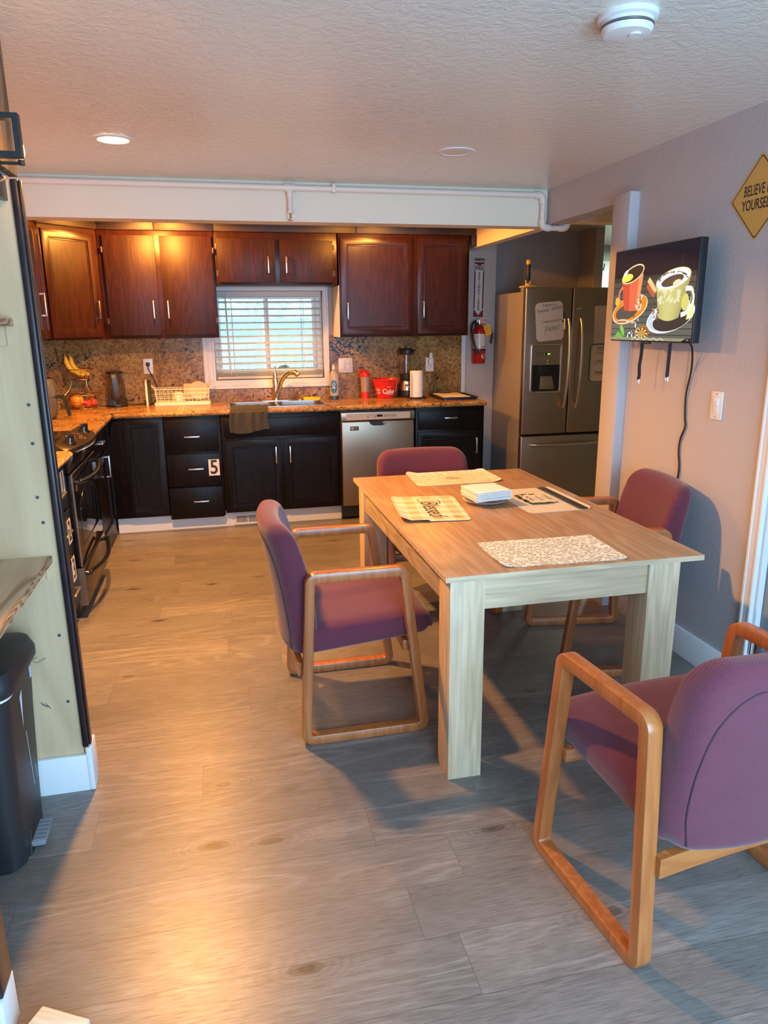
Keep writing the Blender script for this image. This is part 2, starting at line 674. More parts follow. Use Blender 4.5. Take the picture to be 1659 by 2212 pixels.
def floor_mat():
    t = NT('floor_planks')
    v = t.coord()
    sp = t.n('SeparateXYZ')
    t.set(sp.inputs[0], v)
    row = t.math('FLOOR', t.math('DIVIDE', sp.outputs[1], 0.182))
    wn = t.n('TexWhiteNoise', noise_dimensions='1D')
    t.set(wn.inputs['W'], row)
    cb = t.n('CombineXYZ')
    t.set(cb.inputs[0], t.math('MULTIPLY_ADD', wn.outputs[0], 1.22, sp.outputs[0]))
    t.set(cb.inputs[1], sp.outputs[1])
    br = t.n('TexBrick', offset=0.0, offset_frequency=2, squash=1.0)
    t.set(br.inputs['Vector'], cb.outputs[0])
    br.inputs['Color1'].default_value = (0, 0, 0, 1)
    br.inputs['Color2'].default_value = (1, 1, 1, 1)
    br.inputs['Mortar'].default_value = (0.5, 0.5, 0.5, 1)
    br.inputs['Scale'].default_value = 1.0
    br.inputs['Mortar Size'].default_value = 0.0008
    br.inputs['Mortar Smooth'].default_value = 0.1
    br.inputs['Bias'].default_value = 0.0
    br.inputs['Brick Width'].default_value = 1.22
    br.inputs['Row Height'].default_value = 0.182
    rnd = br.outputs[0]
    # each plank takes its own piece of grain
    add = t.n('VectorMath', operation='MULTIPLY_ADD')
    t.set(add.inputs[0], rnd)
    add.inputs[1].default_value = (7.3, 3.1, 5.7)
    t.set(add.inputs[2], v)
    vv = add.outputs[0]
    m1 = t.n('Mapping')
    t.set(m1.inputs[0], vv)
    m1.inputs['Scale'].default_value = (1.1, 7.5, 1)
    h = t.noise(m1.outputs[0], 0.70, 2.0, 0.45, 0.25)
    w = t.math('MULTIPLY_ADD', t.math('SINE', t.math('MULTIPLY', h, 82.0)), 0.5, 0.5)
    w = t.math('POWER', w, 4.0)
    mk = t.n('Mapping')
    t.set(mk.inputs[0], vv)
    mk.inputs['Scale'].default_value = (0.9, 4.0, 1)
    w = t.math('MULTIPLY', w, t.ramp(t.noise(mk.outputs[0], 1.1, 2.0), [(0.44, 0.0), (0.62, 1.0)]))
    m2 = t.n('Mapping')
    t.set(m2.inputs[0], vv)
    m2.inputs['Scale'].default_value = (16.0, 210.0, 1)
    g = t.noise(m2.outputs[0], 1.0, 5.0, 0.65)
    m3 = t.n('Mapping')
    t.set(m3.inputs[0], vv)
    m3.inputs['Scale'].default_value = (2.2, 6.0, 1)
    blotch = t.noise(m3.outputs[0], 1.0, 4.0, 0.6)
    base = t.mix(blotch, (0.122, 0.107, 0.095), (0.262, 0.232, 0.207))
    base = t.mix(t.math('MULTIPLY', w, 0.50), base, (0.315, 0.285, 0.258))
    base = t.mix(1.0, base, t.ramp(g, [(0.30, 0.62), (0.58, 1.05)]), 'MULTIPLY')
    base = t.mix(1.0, base, t.ramp(rnd, [(0.0, 0.88), (1.0, 1.08)]), 'MULTIPLY')
    # a few knots
    m4 = t.n('Mapping')
    t.set(m4.inputs[0], vv)
    m4.inputs['Scale'].default_value = (2.1, 5.2, 1)
    vo = t.n('TexVoronoi')
    t.set(vo.inputs['Vector'], m4.outputs[0])
    vo.inputs['Scale'].default_value = 1.0
    nz_ = t.noise(vv, 9.0, 3.0)
    dk = t.math('ADD', t.math('ADD', vo.outputs[0], t.math('MULTIPLY', g, 0.05)), t.math('MULTIPLY', nz_, 0.10))
    dk = t.math('SUBTRACT', dk, 0.05)
    eye = t.math('POWER', t.math('MULTIPLY_ADD', t.math('SINE', t.math('MULTIPLY', dk, 120.0)), 0.5, 0.5), 2.0)
    eye = t.math('MULTIPLY', eye, t.ramp(dk, [(0.12, 1.0), (0.40, 0.0)]))
    base = t.mix(t.math('MULTIPLY', eye, 0.45), base, (0.085, 0.072, 0.062))
    kn = t.ramp(dk, [(0.070, 0.35), (0.15, 1.0)])
    base = t.mix(1.0, base, kn, 'MULTIPLY')
    base = t.mix(t.math('MULTIPLY', br.outputs[1], 0.75), base, (0.06, 0.05, 0.042))
    t.p(col=base, spec=0.5)
    t.p(rough=t.ramp(g, [(0.2, 0.40), (0.8, 0.29)]))
    hh = t.math('SUBTRACT', t.math('MULTIPLY', g, 0.5), br.outputs[1])
    t.bump(hh, 0.18, 0.002)
    return t.m


M['floor'] = floor_mat()


def granite_mat(name='granite', bright=1.0):
    t = NT(name)
    v = t.coord()
    n1 = t.noise(v, 5.5, 5.0, 0.6, 0.4)
    n2 = t.noise(v, 46.0, 4.0, 0.65, 0.3)
    n3 = t.noise(v, 105.0, 3.0, 0.6)
    big = t.noise(t.coord((1, 1, 1), (3.1, 1.7, 0.4)), 3.2, 4.0, 0.6, 0.8)
    b = lambda c: tuple(x * bright for x in c)
    col = t.ramp(n1, [(0.30, b((0.22, 0.105, 0.034))), (0.48, b((0.38, 0.205, 0.068))), (0.62, b((0.46, 0.27, 0.098))), (0.8, b((0.28, 0.165, 0.075)))])
    col = t.mix(1.0, col, t.ramp(n2, [(0.34, 0.40), (0.60, 1.06)]), 'MULTIPLY')
    thr = t.math('SUBTRACT', n2, t.math('MULTIPLY', t.math('SUBTRACT', big, 0.5), 0.95))
    blk = t.ramp(thr, [(0.30, 1.0), (0.35, 0.0)])
    spk = t.ramp(n3, [(0.34, 1.0), (0.40, 0.0)])
    col = t.mix(t.math('MAXIMUM', blk, t.math('MULTIPLY', spk, 0.85)), col, (0.012, 0.009, 0.009))
    t.p(col=col, rough=0.24, spec=0.22)
    return t.m


M['granite'] = granite_mat()

# woods
M['espresso'] = wood('espresso_stain', (0.0045, 0.0030, 0.0034), (0.0062, 0.0040, 0.0044), (0.0080, 0.0052, 0.0056), 'z', 1.0, 0.36, 0.5)
M['espresso'].node_tree.nodes['Principled BSDF'].inputs['Specular IOR Level'].default_value = 0.16
M['cherry'] = wood('cherry_stain', (0.028, 0.0070, 0.0038), (0.034, 0.0086, 0.0046), (0.042, 0.0106, 0.0058), 'z', 1.4, 0.30, 0.5, 10.0)
M['cherry_grain'] = wood('cherry_stained_oak', (0.026, 0.0065, 0.0036), (0.034, 0.0085, 0.0046), (0.043, 0.0108, 0.0056), 'z', 1.1, 0.46, 1.1, 12.0, 12.0, 0.15)
for k_ in ('cherry', 'cherry_grain'):
    M[k_].node_tree.nodes['Principled BSDF'].inputs['Specular IOR Level'].default_value = 0.28
M['frieze'] = wood('dark_frieze_stain', (0.012, 0.005, 0.003), (0.022, 0.009, 0.005), (0.030, 0.012, 0.006), 'x', 1.0, 0.5, 0.8)
M['honey'] = wood('honey_oak', (0.38, 0.108, 0.024), (0.42, 0.124, 0.029), (0.46, 0.146, 0.037), 'z', 1.6, 0.30, 0.55, 5.0, 9.0, 0.03, 0.25)
M['honey_arm'] = wood('honey_oak_rail', (0.38, 0.112, 0.026), (0.42, 0.130, 0.032), (0.46, 0.155, 0.040), 'y', 1.6, 0.30, 0.55, 6.0, 9.0, 0.03, 0.25)
M['table_top'] = wood('pale_oak_top', (0.38, 0.212, 0.102), (0.42, 0.240, 0.118), (0.46, 0.275, 0.142), 'y', 0.9, 0.40, 0.6, 8.0, 10.0, 0.05)
M['table_x'] = wood('pale_oak_apron', (0.62, 0.44, 0.27), (0.67, 0.485, 0.30), (0.72, 0.53, 0.34), 'x', 1.1, 0.5, 0.75, 7.0, 10.0, 0.05)
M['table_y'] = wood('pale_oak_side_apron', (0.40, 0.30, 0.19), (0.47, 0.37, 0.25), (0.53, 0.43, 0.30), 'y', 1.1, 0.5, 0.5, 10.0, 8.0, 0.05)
M['table_z'] = wood('pale_oak_leg', (0.62, 0.44, 0.27), (0.67, 0.485, 0.30), (0.72, 0.53, 0.34), 'z', 1.1, 0.5, 0.8, 7.0, 12.0, 0.05)
M['ply'] = wood('birch_plywood', (0.60, 0.405, 0.225), (0.64, 0.435, 0.245), (0.68, 0.47, 0.27), 'z', 0.7, 0.55, 0.25, 6.0, 6.0, 0.03)
M['ply_shelf'] = wood('plywood_shelf', (0.34, 0.20, 0.10), (0.56, 0.41, 0.26), (0.62, 0.48, 0.32), 'y', 1.0, 0.5, 0.4, 9.0, 5.0, 0.05)
M['ply_edge'] = wood('plywood_edge', (0.25, 0.13, 0.06), (0.48, 0.30, 0.16), (0.60, 0.44, 0.27), 'y', 3.0, 0.6, 0.9)
M['post'] = wood('rough_brown_board', (0.13, 0.075, 0.035), (0.24, 0.15, 0.075), (0.34, 0.22, 0.12), 'z', 1.3, 0.6, 0.8, 12.0, 6.0, 0.3)
M['trim_dark'] = wood('dark_trim_stain', (0.012, 0.008, 0.011), (0.018, 0.012, 0.016), (0.026, 0.014, 0.016), 'z', 1.0, 0.33, 0.5)
M['block'] = wood('pine_offcut', (0.66, 0.60, 0.44), (0.72, 0.66, 0.50), (0.76, 0.71, 0.56), 'x', 2.0, 0.6, 0.3)
M['fence'] = wood('weathered_board', (0.20, 0.18, 0.16), (0.30, 0.275, 0.25), (0.38, 0.355, 0.33), 'z', 0.9, 0.85, 0.8, 7.0, 7.0, 0.3)

M['fabric'] = fabric('maroon_weave', (0.078, 0.0155, 0.026), (0.148, 0.036, 0.056))
M['seam'] = plain('seam_thread', (0.05, 0.018, 0.028), 0.9)

# paints, metals, plastics
M['white'] = plain('white_trim_paint', (0.74, 0.74, 0.74), 0.4, 0, (30, 0.05))
M['vinyl'] = plain('white_vinyl', (0.80, 0.79, 0.76), 0.35)
def slat_mat():
    t = NT('white_blind_slat')
    t.p(col=(0.86, 0.84, 0.79), rough=0.45)
    tl = t.n('BsdfTranslucent')
    tl.inputs['Color'].default_value = (0.90, 0.88, 0.80, 1)
    mx = t.n('MixShader')
    mx.inputs[0].default_value = 0.35
    t.t.links.new(t.b.outputs[0], mx.inputs[1])
    t.t.links.new(tl.outputs[0], mx.inputs[2])
    t.t.links.new(mx.outputs[0], t.t.nodes['Material Output'].inputs[0])
    return t.m


M['slat'] = slat_mat()
M['cream'] = plain('cream_panel_paint', (0.72, 0.66, 0.56), 0.45, 0, None, 0.05)
M['plate_white'] = plain('white_cover_plate', (0.74, 0.72, 0.68), 0.35)
M['nickel'] = plain('brushed_nickel', (0.62, 0.58, 0.53), 0.30, 1.0, (180, 0.04, 0.001))
M['chrome'] = plain('chrome', (0.75, 0.75, 0.75), 0.12, 1.0)
M['copper'] = plain('bronze_wire', (0.55, 0.33, 0.20), 0.28, 1.0)
M['black'] = plain('black_plastic', (0.012, 0.012, 0.014), 0.38)
M['black_gloss'] = plain('black_gloss', (0.008, 0.008, 0.009), 0.07, 0.0, None, 0.0, spec=0.5)
M['black_enamel'] = plain('black_enamel', (0.010, 0.010, 0.012), 0.16)
M['black_metal'] = plain('black_metal', (0.022, 0.021, 0.022), 0.45, 0.3)
M['bin'] = plain('charcoal_bin_plastic', (0.020, 0.021, 0.024), 0.45, 0, (260, 0.06, 0.001))
M['bin_pedal'] = plain('grey_pedal_plastic', (0.20, 0.22, 0.24), 0.5)
M['red_plastic'] = plain('red_plastic', (0.72, 0.022, 0.022), 0.28, 0, None, 0.0, sss=0.05)
M['red_paint'] = plain('red_enamel', (0.42, 0.012, 0.014), 0.22)
M['pvc'] = plain('painted_pipe', (0.78, 0.69, 0.60), 0.4)
M['yellow'] = plain('yellow_sponge', (0.80, 0.62, 0.03), 0.9, 0, (300, 0.4, 0.002))
M['orange'] = plain('orange_peel', (0.80, 0.27, 0.03), 0.42, 0, (180, 0.35, 0.002), 0.1)
M['apple'] = plain('apple_skin', (0.55, 0.055, 0.035), 0.25, 0, None, 0.5)
M['banana'] = plain('banana_skin', (0.78, 0.50, 0.035), 0.45, 0, None, 0.12)
M['banana_tip'] = plain('banana_stem', (0.22, 0.15, 0.03), 0.7)
M['paper'] = plain('white_paper', (0.80, 0.79, 0.75), 0.85, 0, (220, 0.25, 0.001))
M['cloth'] = plain('grey_dish_cloth', (0.046, 0.040, 0.033), 0.95, 0, (260, 0.6, 0.003), 0.2)
M['rack'] = plain('cream_coated_wire', (0.78, 0.72, 0.55), 0.4)
M['amber'] = plain('amber_plate', (0.72, 0.55, 0.32), 0.4)
M['cord'] = plain('black_rubber', (0.010, 0.010, 0.010), 0.5)
M['grey_app'] = plain('grey_appliance', (0.16, 0.155, 0.15), 0.3, 0.5)
M['tan'] = plain('tan_wood_tool', (0.60, 0.45, 0.22), 0.5)
M['tool_yellow'] = plain('yellow_tool', (0.75, 0.42, 0.02), 0.4)
M['siding'] = plain('painted_siding', (0.22, 0.27, 0.255), 0.7, 0, None, 0.1)
M['door_shaded'] = plain('shaded_door_paint', (0.24, 0.25, 0.27), 0.4, 0, (40, 0.05))  # pale door; its unlit look is put into this dark bluish grey
M['soil'] = plain('yard_soil', (0.30, 0.28, 0.22), 0.95, 0, None, 0.3)
M['leaf'] = plain('shrub_leaf', (0.10, 0.20, 0.06), 0.6, 0, None, 0.3)
M['bark'] = plain('shrub_bark', (0.16, 0.11, 0.07), 0.9)


def brushed(name, col, rough, axis, metal=1.0):
    t = NT(name)
    sc = {'x': (1, 1, 160), 'z': (160, 160, 1)}[axis]
    g = t.noise(t.coord(sc), 2.0, 3.0)
    k = t.noise(t.coord(), 2.5, 3.0)
    t.p(col=t.mix(k, tuple(c * 0.92 for c in col), col), metal=metal, rough=t.ramp(g, [(0.2, rough - 0.05), (0.8, rough + 0.07)]))
    t.bump(g, 0.03, 0.001)
    return t.m


M['stainless'] = brushed('stainless_steel', (0.36, 0.285, 0.21), 0.36, 'x')
M['stainless_dark'] = brushed('dark_stainless', (0.43, 0.345, 0.29), 0.36, 'x')
M['fridge_side'] = plain('fridge_side_paint', (0.36, 0.32, 0.28), 0.35, 0.2)
M['sink'] = brushed('sink_steel', (0.62, 0.60, 0.57), 0.26, 'x')


def glass(name, col=(1, 1, 1), rough=0.0, ior=1.45):
    t = NT(name)
    t.p(col=col, rough=rough, trans=1.0, ior=ior)
    return t.m


M['glass'] = glass('clear_glass', (0.95, 0.96, 0.95))
M['clear_plastic'] = plain('clear_plastic', (0.80, 0.78, 0.72), 0.15, 0, None, 0.0, trans=0.6, ior=1.3)
M['plate_glass'] = plain('pressed_glass', (0.86, 0.88, 0.86), 0.08, 0, None, 0.0, trans=0.65, ior=1.4)
M['bronze'] = plain('dark_bronze', (0.16, 0.07, 0.035), 0.35, 0.8)
M['smoke_glass'] = glass('grey_glass', (0.75, 0.75, 0.75), 0.0, 1.3)


def pane_mat():
    t = NT('window_pane')
    gl = t.n('BsdfGlossy')
    gl.inputs['Roughness'].default_value = 0.02
    tr = t.n('BsdfTransparent')
    tr.inputs['Color'].default_value = (0.93, 0.97, 0.95, 1)
    mx = t.n('MixShader')
    mx.inputs[0].default_value = 0.06
    t.t.links.new(tr.outputs[0], mx.inputs[1])
    t.t.links.new(gl.outputs[0], mx.inputs[2])
    t.t.links.new(mx.outputs[0], t.t.nodes['Material Output'].inputs[0])
    return t.m


M['pane'] = pane_mat()


def emit(name, col, strength):
    t = NT(name)
    t.p(col=(0, 0, 0), emc=col, ems=strength, rough=0.5)
    return t.m


M['lamp_on'] = emit('lit_lamp_lens', (1.0, 0.72, 0.36), 9.0)
M['bulb'] = emit('lit_bulb', (1.0, 0.62, 0.22), 6.0)
M['lamp_off'] = plain('unlit_lamp_lens', (0.70, 0.68, 0.66), 0.4)


def print_mat(name, rough=0.5, spec=0.4):
    t = NT(name)
    a = t.n('Attribute', attribute_name='Col')
    t.p(col=a.outputs['Color'], rough=rough, spec=spec)
    return t.m


def screen_mat(name, strength):
    t = NT(name)
    a = t.n('Attribute', attribute_name='Col')
    t.p(col=(0.004, 0.004, 0.005), emc=a.outputs['Color'], ems=strength, rough=0.25, spec=0.15)
    return t.m


M['print'] = print_mat('printed_surface')
M['print_gloss'] = print_mat('glossy_print', 0.22)
M['print_paper'] = print_mat('printed_paper', 0.85, 0.2)
M['screen'] = screen_mat('lit_screen', 1.2)
M['display'] = screen_mat('lit_display', 1.6)


def plaid_mat():
    t = NT('plaid_placemat')
    v = t.coord()
    sx = t.n('SeparateXYZ')
    t.set(sx.inputs[0], v)
    def band(s_, ph):
        return t.math('GREATER_THAN', t.math('SINE', t.math('MULTIPLY_ADD', s_, 2 * PI / 0.088, ph)), 0.0)
    f = t.math('MULTIPLY', t.math('ADD', band(sx.outputs[0], 0.4), band(sx.outputs[1], 0.4)), 0.5)
    t.p(col=t.ramp(f, [(0.0, (0.80, 0.72, 0.55)), (0.5, (0.74, 0.60, 0.38)), (1.0, (0.62, 0.44, 0.22))]), rough=0.6)
    return t.m


def leaf_mat():
    t = NT('leaf_print_placemat')
    v = t.coord((1, 1.7, 1), (0, 0, 0), (0, 0, 0.5))
    nz = t.n('TexNoise')
    t.set(nz.inputs['Vector'], v)
    nz.inputs['Scale'].default_value = 7.0
    mixv = t.n('Mix', data_type='VECTOR')
    mixv.inputs[0].default_value = 0.10
    t.set(mixv.inputs[4], v)
    t.set(mixv.inputs[5], nz.outputs[1])
    vo = t.n('TexVoronoi', feature='DISTANCE_TO_EDGE')
    t.set(vo.inputs['Vector'], mixv.outputs[1])
    vo.inputs['Scale'].default_value = 46.0
    line = t.ramp(vo.outputs[0], [(0.10, 1.0), (0.14, 0.0)])
    inner = t.ramp(vo.outputs[0], [(0.20, 0.0), (0.23, 1.0), (0.40, 1.0)])
    base = t.mix(inner, (0.27, 0.27, 0.17), (0.46, 0.44, 0.30))
    t.p(col=t.mix(line, base, (0.80, 0.80, 0.72)), rough=0.6)
    return t.m


def linen_mat(name, a, b, sc=60.0):
    t = NT(name)
    v = t.coord()
    f = t.noise(t.coord((1, 2.2, 1)), sc, 4.0, 0.6, 1.0)
    t.p(col=t.mix(t.ramp(f, [(0.40, 0.0), (0.60, 1.0)]), a, b), rough=0.7)
    return t.m


def swirl_mat():
    t = NT('swirl_placemat')
    v = t.coord()
    h = t.noise(v, 8.0, 2.0, 0.5, 1.2)
    w = t.math('MULTIPLY_ADD', t.math('SINE', t.math('MULTIPLY', h, 70.0)), 0.5, 0.5)
    t.p(col=t.mix(t.ramp(w, [(0.55, 0.0), (0.8, 1.0)]), (0.76, 0.66, 0.49), (0.60, 0.46, 0.30)), rough=0.7)
    return t.m


M['plaid'] = plaid_mat()
M['leafmat'] = leaf_mat()
M['linen'] = linen_mat('linen_placemat', (0.52, 0.46, 0.34), (0.66, 0.60, 0.46), 90.0)
M['swirl'] = swirl_mat()
M['navy'] = plain('navy_band', (0.018, 0.022, 0.035), 0.6)
M['sign_yellow'] = plain('amber_sign_paint', (0.66, 0.38, 0.10), 0.45)

# ================================================================== THE ROOM
XR, XL, YB, ZC = 2.043, -1.42, 6.18, 2.30

struct('floor', MB().bx(-2.2, 6.0, -1.0, 7.6, -0.05, 0), M['floor'], 'grey-brown wood plank floor running under the whole room', 'floor')
struct('ceiling', MB().bx(-2.2, 6.0, -1.0, 7.6, ZC, ZC + 0.08), M['ceiling'], 'white textured ceiling over the dining room and kitchen', 'ceiling')

WX0, WX1, WZ0, WZ1 = 0.0, 0.895, 1.085, 1.79      # opening of the kitchen window
m = MB()
m.bx(XL - 0.1, WX0, YB, YB + 0.14, 0, ZC).bx(WX1, 2.41, YB, YB + 0.14, 0, ZC)
m.bx(WX0, WX1, YB, YB + 0.14, 0, WZ0).bx(WX0, WX1, YB, YB + 0.14, WZ1, ZC)
struct('wall_back', m, M['wall_warm'], 'kitchen back wall with the window over the sink', 'wall')
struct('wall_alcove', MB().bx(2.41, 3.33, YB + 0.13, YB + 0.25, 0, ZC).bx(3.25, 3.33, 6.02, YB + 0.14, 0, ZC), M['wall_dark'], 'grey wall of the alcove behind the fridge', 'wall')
struct('wall_left', MB().bx(XL - 0.1, XL, 2.345, YB, 0, ZC).bx(-1.25, -1.17, -0.95, 2.345, 0, ZC).bx(XL, -0.53, 2.347, 2.40, 0, ZC), M['wall'], 'left wall behind the stove and the open shelves', 'wall')
m = MB()
m.bx(XR, XR + 0.12, 2.335, 3.53, 0, ZC).bx(XR, XR + 0.12, 1.44, 2.335, 2.05, ZC).bx(XR, XR + 0.12, -0.95, 1.44, 0, ZC)
m.bx(XR, XR + 0.12, 3.53, 4.42, 2.10, ZC)
struct('wall_right', m, M['wall'], 'pale grey right wall carrying the television', 'wall')
m = MB()
m.bx(-1.25, -0.15, -1.0, -0.9, 0, ZC).bx(2.05, XR + 0.12, -1.0, -0.9, 0, ZC).bx(-0.15, 2.05, -1.0, -0.9, 2.15, ZC).bx(-0.15, 2.05, -1.0, -0.9, 0, 0.3)
struct('wall_rear', m, M['wall'], 'wall behind the viewer with a wide daylight opening', 'wall')
m = MB()
m.bx(3.33, 5.7, 7.4, 7.5, 0, ZC).bx(5.6, 5.7, 3.2, 7.4, 0, ZC).bx(XR + 0.12, 5.7, 3.2, 3.3, 0, ZC)
struct('wall_hall', m, M['hall'], 'pale green hall walls beyond the fridge', 'wall')
m = MB()
m.bx(XL, XR, 4.42, 4.56, 2.09, ZC).bx(XR, 5.6, 4.42, 4.56, 2.125, ZC)
struct('trim_1', m, M['beam'], 'painted ceiling beam between dining room and kitchen', 'beam')
struct('trim_2', MB().bx(2.10, 2.18, 4.56, YB, 2.108, ZC), M['beam'], 'painted beam running back to the extinguisher wall', 'beam')
struct('trim_3', MB().bx(1.99, XR + 0.02, 3.38, 3.535, 0, 2.125, 0.004), M['wall'], 'painted wooden post at the end of the right wall', 'post')
struct('trim_4', MB().bx(2.102, 2.138, YB - 0.018, YB, 0, 1.43), M['white'], 'white vertical strip closing the end of the granite backsplash', 'trim')
struct('trim_5', MB().bx(-0.795, 0.915, 5.612, 5.63, 0, 0.128), M['white'], 'white toe kick under the dark base cabinets', 'toe kick')
struct('baseboard_right', MB().bx(XR - 0.014, XR, 2.378, 3.38, 0, 0.135, 0.003), M['white'], 'white baseboard along the right wall', 'baseboard')
m = MB()
m.bx(-1.16, -0.508, 2.314, 2.329, 0, 0.134, 0.002).bx(-0.508, -0.490, 2.314, 2.40, 0, 0.160, 0.003)
struct('baseboard_left', m, M['white'], 'white baseboard under the plywood panel, wrapping its corner', 'baseboard')
struct('baseboard_near', MB().bx(-0.549, -0.533, 1.385, 1.475, 0, 0.125, 0.004).bx(-1.16, -0.549, 1.385, 1.399, 0, 0.125, 0.003), M['white'], 'white baseboard end at the near corner of the shelves', 'baseboard')

# granite behind the counter
m = MB()
m.bx(XL, -0.092, YB - 0.022, YB, 0.915, 1.432).bx(0.938, 2.102, YB - 0.022, YB, 0.915, 1.432).bx(-0.092, 0.938, YB - 0.022, YB, 0.915, 1.012)
m.bx(XL, XL + 0.022, 3.2, YB - 0.022, 0.915, 1.432)
struct('wall_backsplash', m, M['granite'], 'brown speckled granite backsplash behind the counter', 'backsplash', 0)

# door in the right wall
d = thing('door_1', 'pale door with shade put into its grey colour and white casing at the right edge', 'door', (XR, 1.9, 0), 0, None, 'structure')
m = MB()
for a, b in ((0.0, 0.014), (0.014, 0.044), (0.044, 0.058)):
    dep = 0.020 if a != 0.014 else 0.015
    m.bx(-dep, 0, 0.478 - b, 0.478 - a, 0, 2.095 - a, 0.003)
m.bx(-0.018, 0, -0.48, 0.478, 2.04, 2.097, 0.003).bx(-0.018, 0, -0.51, -0.455, 0, 2.097, 0.003)
obj('casing', m, M['white'], d)
obj('jamb', MB().bx(0.0, 0.12, 0.405, 0.434, 0, 2.04).bx(0, 0.12, -0.458, -0.43, 0, 2.04), M['white'], d)
obj('slab', MB().bx(0.022, 0.06, -0.43, 0.402, 0.008, 2.035, 0.003), M['door_shaded'], d)
for z in (0.25, 1.03, 1.82):
    obj('hinge', MB().cyl((-0.004, 0.405, z - 0.045), (-0.004, 0.405, z + 0.045), 0.007, seg=12).bx(-0.001, 0.021, 0.378, 0.4045, z - 0.045, z + 0.045), M['chrome'], d, label='bright steel hinge')

# white door at the end of the hall
d = thing('door_2', 'white panelled door at the end of the green hall', 'door', (3.80, 7.4, 0), 0, None, 'structure')
obj('slab', MB().bx(-0.36, 0.36, -0.035, -0.003, 0.01, 2.14, 0.003), M['white'], d)
for z0, z1 in ((0.2, 0.95), (1.1, 2.0)):
    obj('panel', MB().ring(rrect(0.5, z1 - z0, 0.004, 2, 0, (z0 + z1) / 2), rrect(0.44, z1 - z0 - 0.06, 0.004, 2, 0, (z0 + z1) / 2), -0.043, -0.035, 'xz', 0.002), M['white'], d)
obj('coat_hook', MB().tube(catmull([(0.26, -0.036, 2.07), (0.26, -0.07, 2.05), (0.26, -0.085, 2.08), (0.26, -0.09, 2.11)], 5), 0.006), M['black_metal'], d)

# window over the sink
w = thing('window_1', 'white framed kitchen window over the sink', 'window', (0.42, YB, 0), 0, None, 'structure')
a0, a1 = -0.506, 0.510
m = MB()
for k, (i, o, dp) in enumerate(((0.0, 0.022, 0.018), (0.022, 0.062, 0.024), (0.062, 0.092, 0.032))):
    x0, x1, z0, z1 = WX0 - 0.42, WX1 - 0.42, WZ0, WZ1
    o_ = min(o, 0.045) if False else o
    m.ring([(x0 - o, z0 - o * 0.75), (x1 + o * 0.45, z0 - o * 0.75), (x1 + o * 0.45, z1 + o), (x0 - o, z1 + o)],
           [(x0 - i, z0 - i * 0.75), (x1 + i * 0.45, z0 - i * 0.75), (x1 + i * 0.45, z1 + i), (x0 - i, z1 + i)], -dp, 0.0, 'xz', 0.003)
obj('casing', m, M['white'], w)
x0, x1 = WX0 - 0.42, WX1 - 0.42
obj('frame', MB().ring([(x0, WZ0), (x1, WZ0), (x1, WZ1), (x0, WZ1)], [(x0 + 0.03, WZ0 + 0.03), (x1 - 0.045, WZ0 + 0.03), (x1 - 0.045, WZ1 - 0.03), (x0 + 0.03, WZ1 - 0.03)], 0.07, 0.13, 'xz', 0.004), M['vinyl'], w)
for name, b0, b1, yy in (('sash', x0 + 0.03, 0.035, 0.075), ('sash', -0.02, x1 - 0.04, 0.105)):
    f = obj(name, MB().ring([(b0, WZ0 + 0.03), (b1, WZ0 + 0.03), (b1, WZ1 - 0.03), (b0, WZ1 - 0.03)], [(b0 + 0.03, WZ0 + 0.06), (b1 - 0.036, WZ0 + 0.06), (b1 - 0.036, WZ1 - 0.06), (b0 + 0.03, WZ1 - 0.06)], yy, yy + 0.026, 'xz', 0.003), M['vinyl'], w)
    obj('pane', MB().bx(b0 + 0.029, b1 - 0.035, yy + 0.011, yy + 0.015, WZ0 + 0.059, WZ1 - 0.059), M['pane'], f)

# blind hanging inside the window
b = thing('window_blind', 'white horizontal slat blind hanging in the kitchen window', 'blind', (0.4475, YB + 0.035, WZ1))
obj('headrail', MB().bx(-0.435, 0.435, -0.028, 0.028, -0.045, -0.002, 0.003), M['slat'], b)
m = MB()
for k in range(11):
    z = -0.085 - k * 0.0545
    m.box((0, 0, z), (0.87, 0.049, 0.0045), Matrix.Rotation(0.17, 3, 'X'), 0.0012, 1)
obj('slats', m, M['slat'], b)
m = MB()
for k in range(4):
    m.box((0, 0, -0.645 - 0.008 * k), (0.87, 0.049, 0.003), Matrix.Rotation(0.02, 3, 'X'), 0.0008, 1)
obj('stacked_slats', m, M['slat'], b)
obj('bottom_rail', MB().bx(-0.435, 0.435, -0.026, 0.026, -0.699, -0.677, 0.004), M['slat'], b)
obj('tilt_wand', MB().cyl((-0.335, -0.034, -0.02), (-0.325, -0.036, -0.66), 0.005, seg=8), M['slat'], b)
for x in (-0.29, 0.0, 0.29):
    obj('ladder_cord', MB().tube([(x, -0.027, -0.04), (x, -0.027, -0.69)], 0.0016, 6).tube([(x, 0.027, -0.04), (x, 0.027, -0.69)], 0.0016, 6), M['slat'], b)

# the yard outside
struct('terrain_yard', MB().bx(-7, 9, YB + 0.35, 24, -0.4, -0.3), M['soil'], 'bare yard outside the kitchen window', 'ground')
f = thing('fence', 'weathered grey board fence outside the kitchen window', 'fence', (0.8, 9.4, -0.3))
for k in range(26):
    obj('board', MB().bx(-2.6 + k * 0.2, -2.6 + k * 0.2 + 0.192, 0, 0.02, 0, 1.66 + 0.012 * math.sin(k * 2.3), 0.003), M['fence'], f)
obj('rail', MB().bx(-2.6, 2.6, 0.02, 0.06, 0.4, 0.49).bx(-2.6, 2.6, 0.02, 0.06, 1.3, 1.39), M['fence'], f)
s = thing('shed', 'pale blue-green shed with ribbed roof beyond the fence', 'shed', (0.6, 12.6, -0.3))
obj('wall', MB().bx(-3.6, -0.55, 0, 2.6, 0, 2.35).bx(-0.55, 3.4, 0.9, 2.6, 0, 1.95), M['siding'], s)
m = MB()
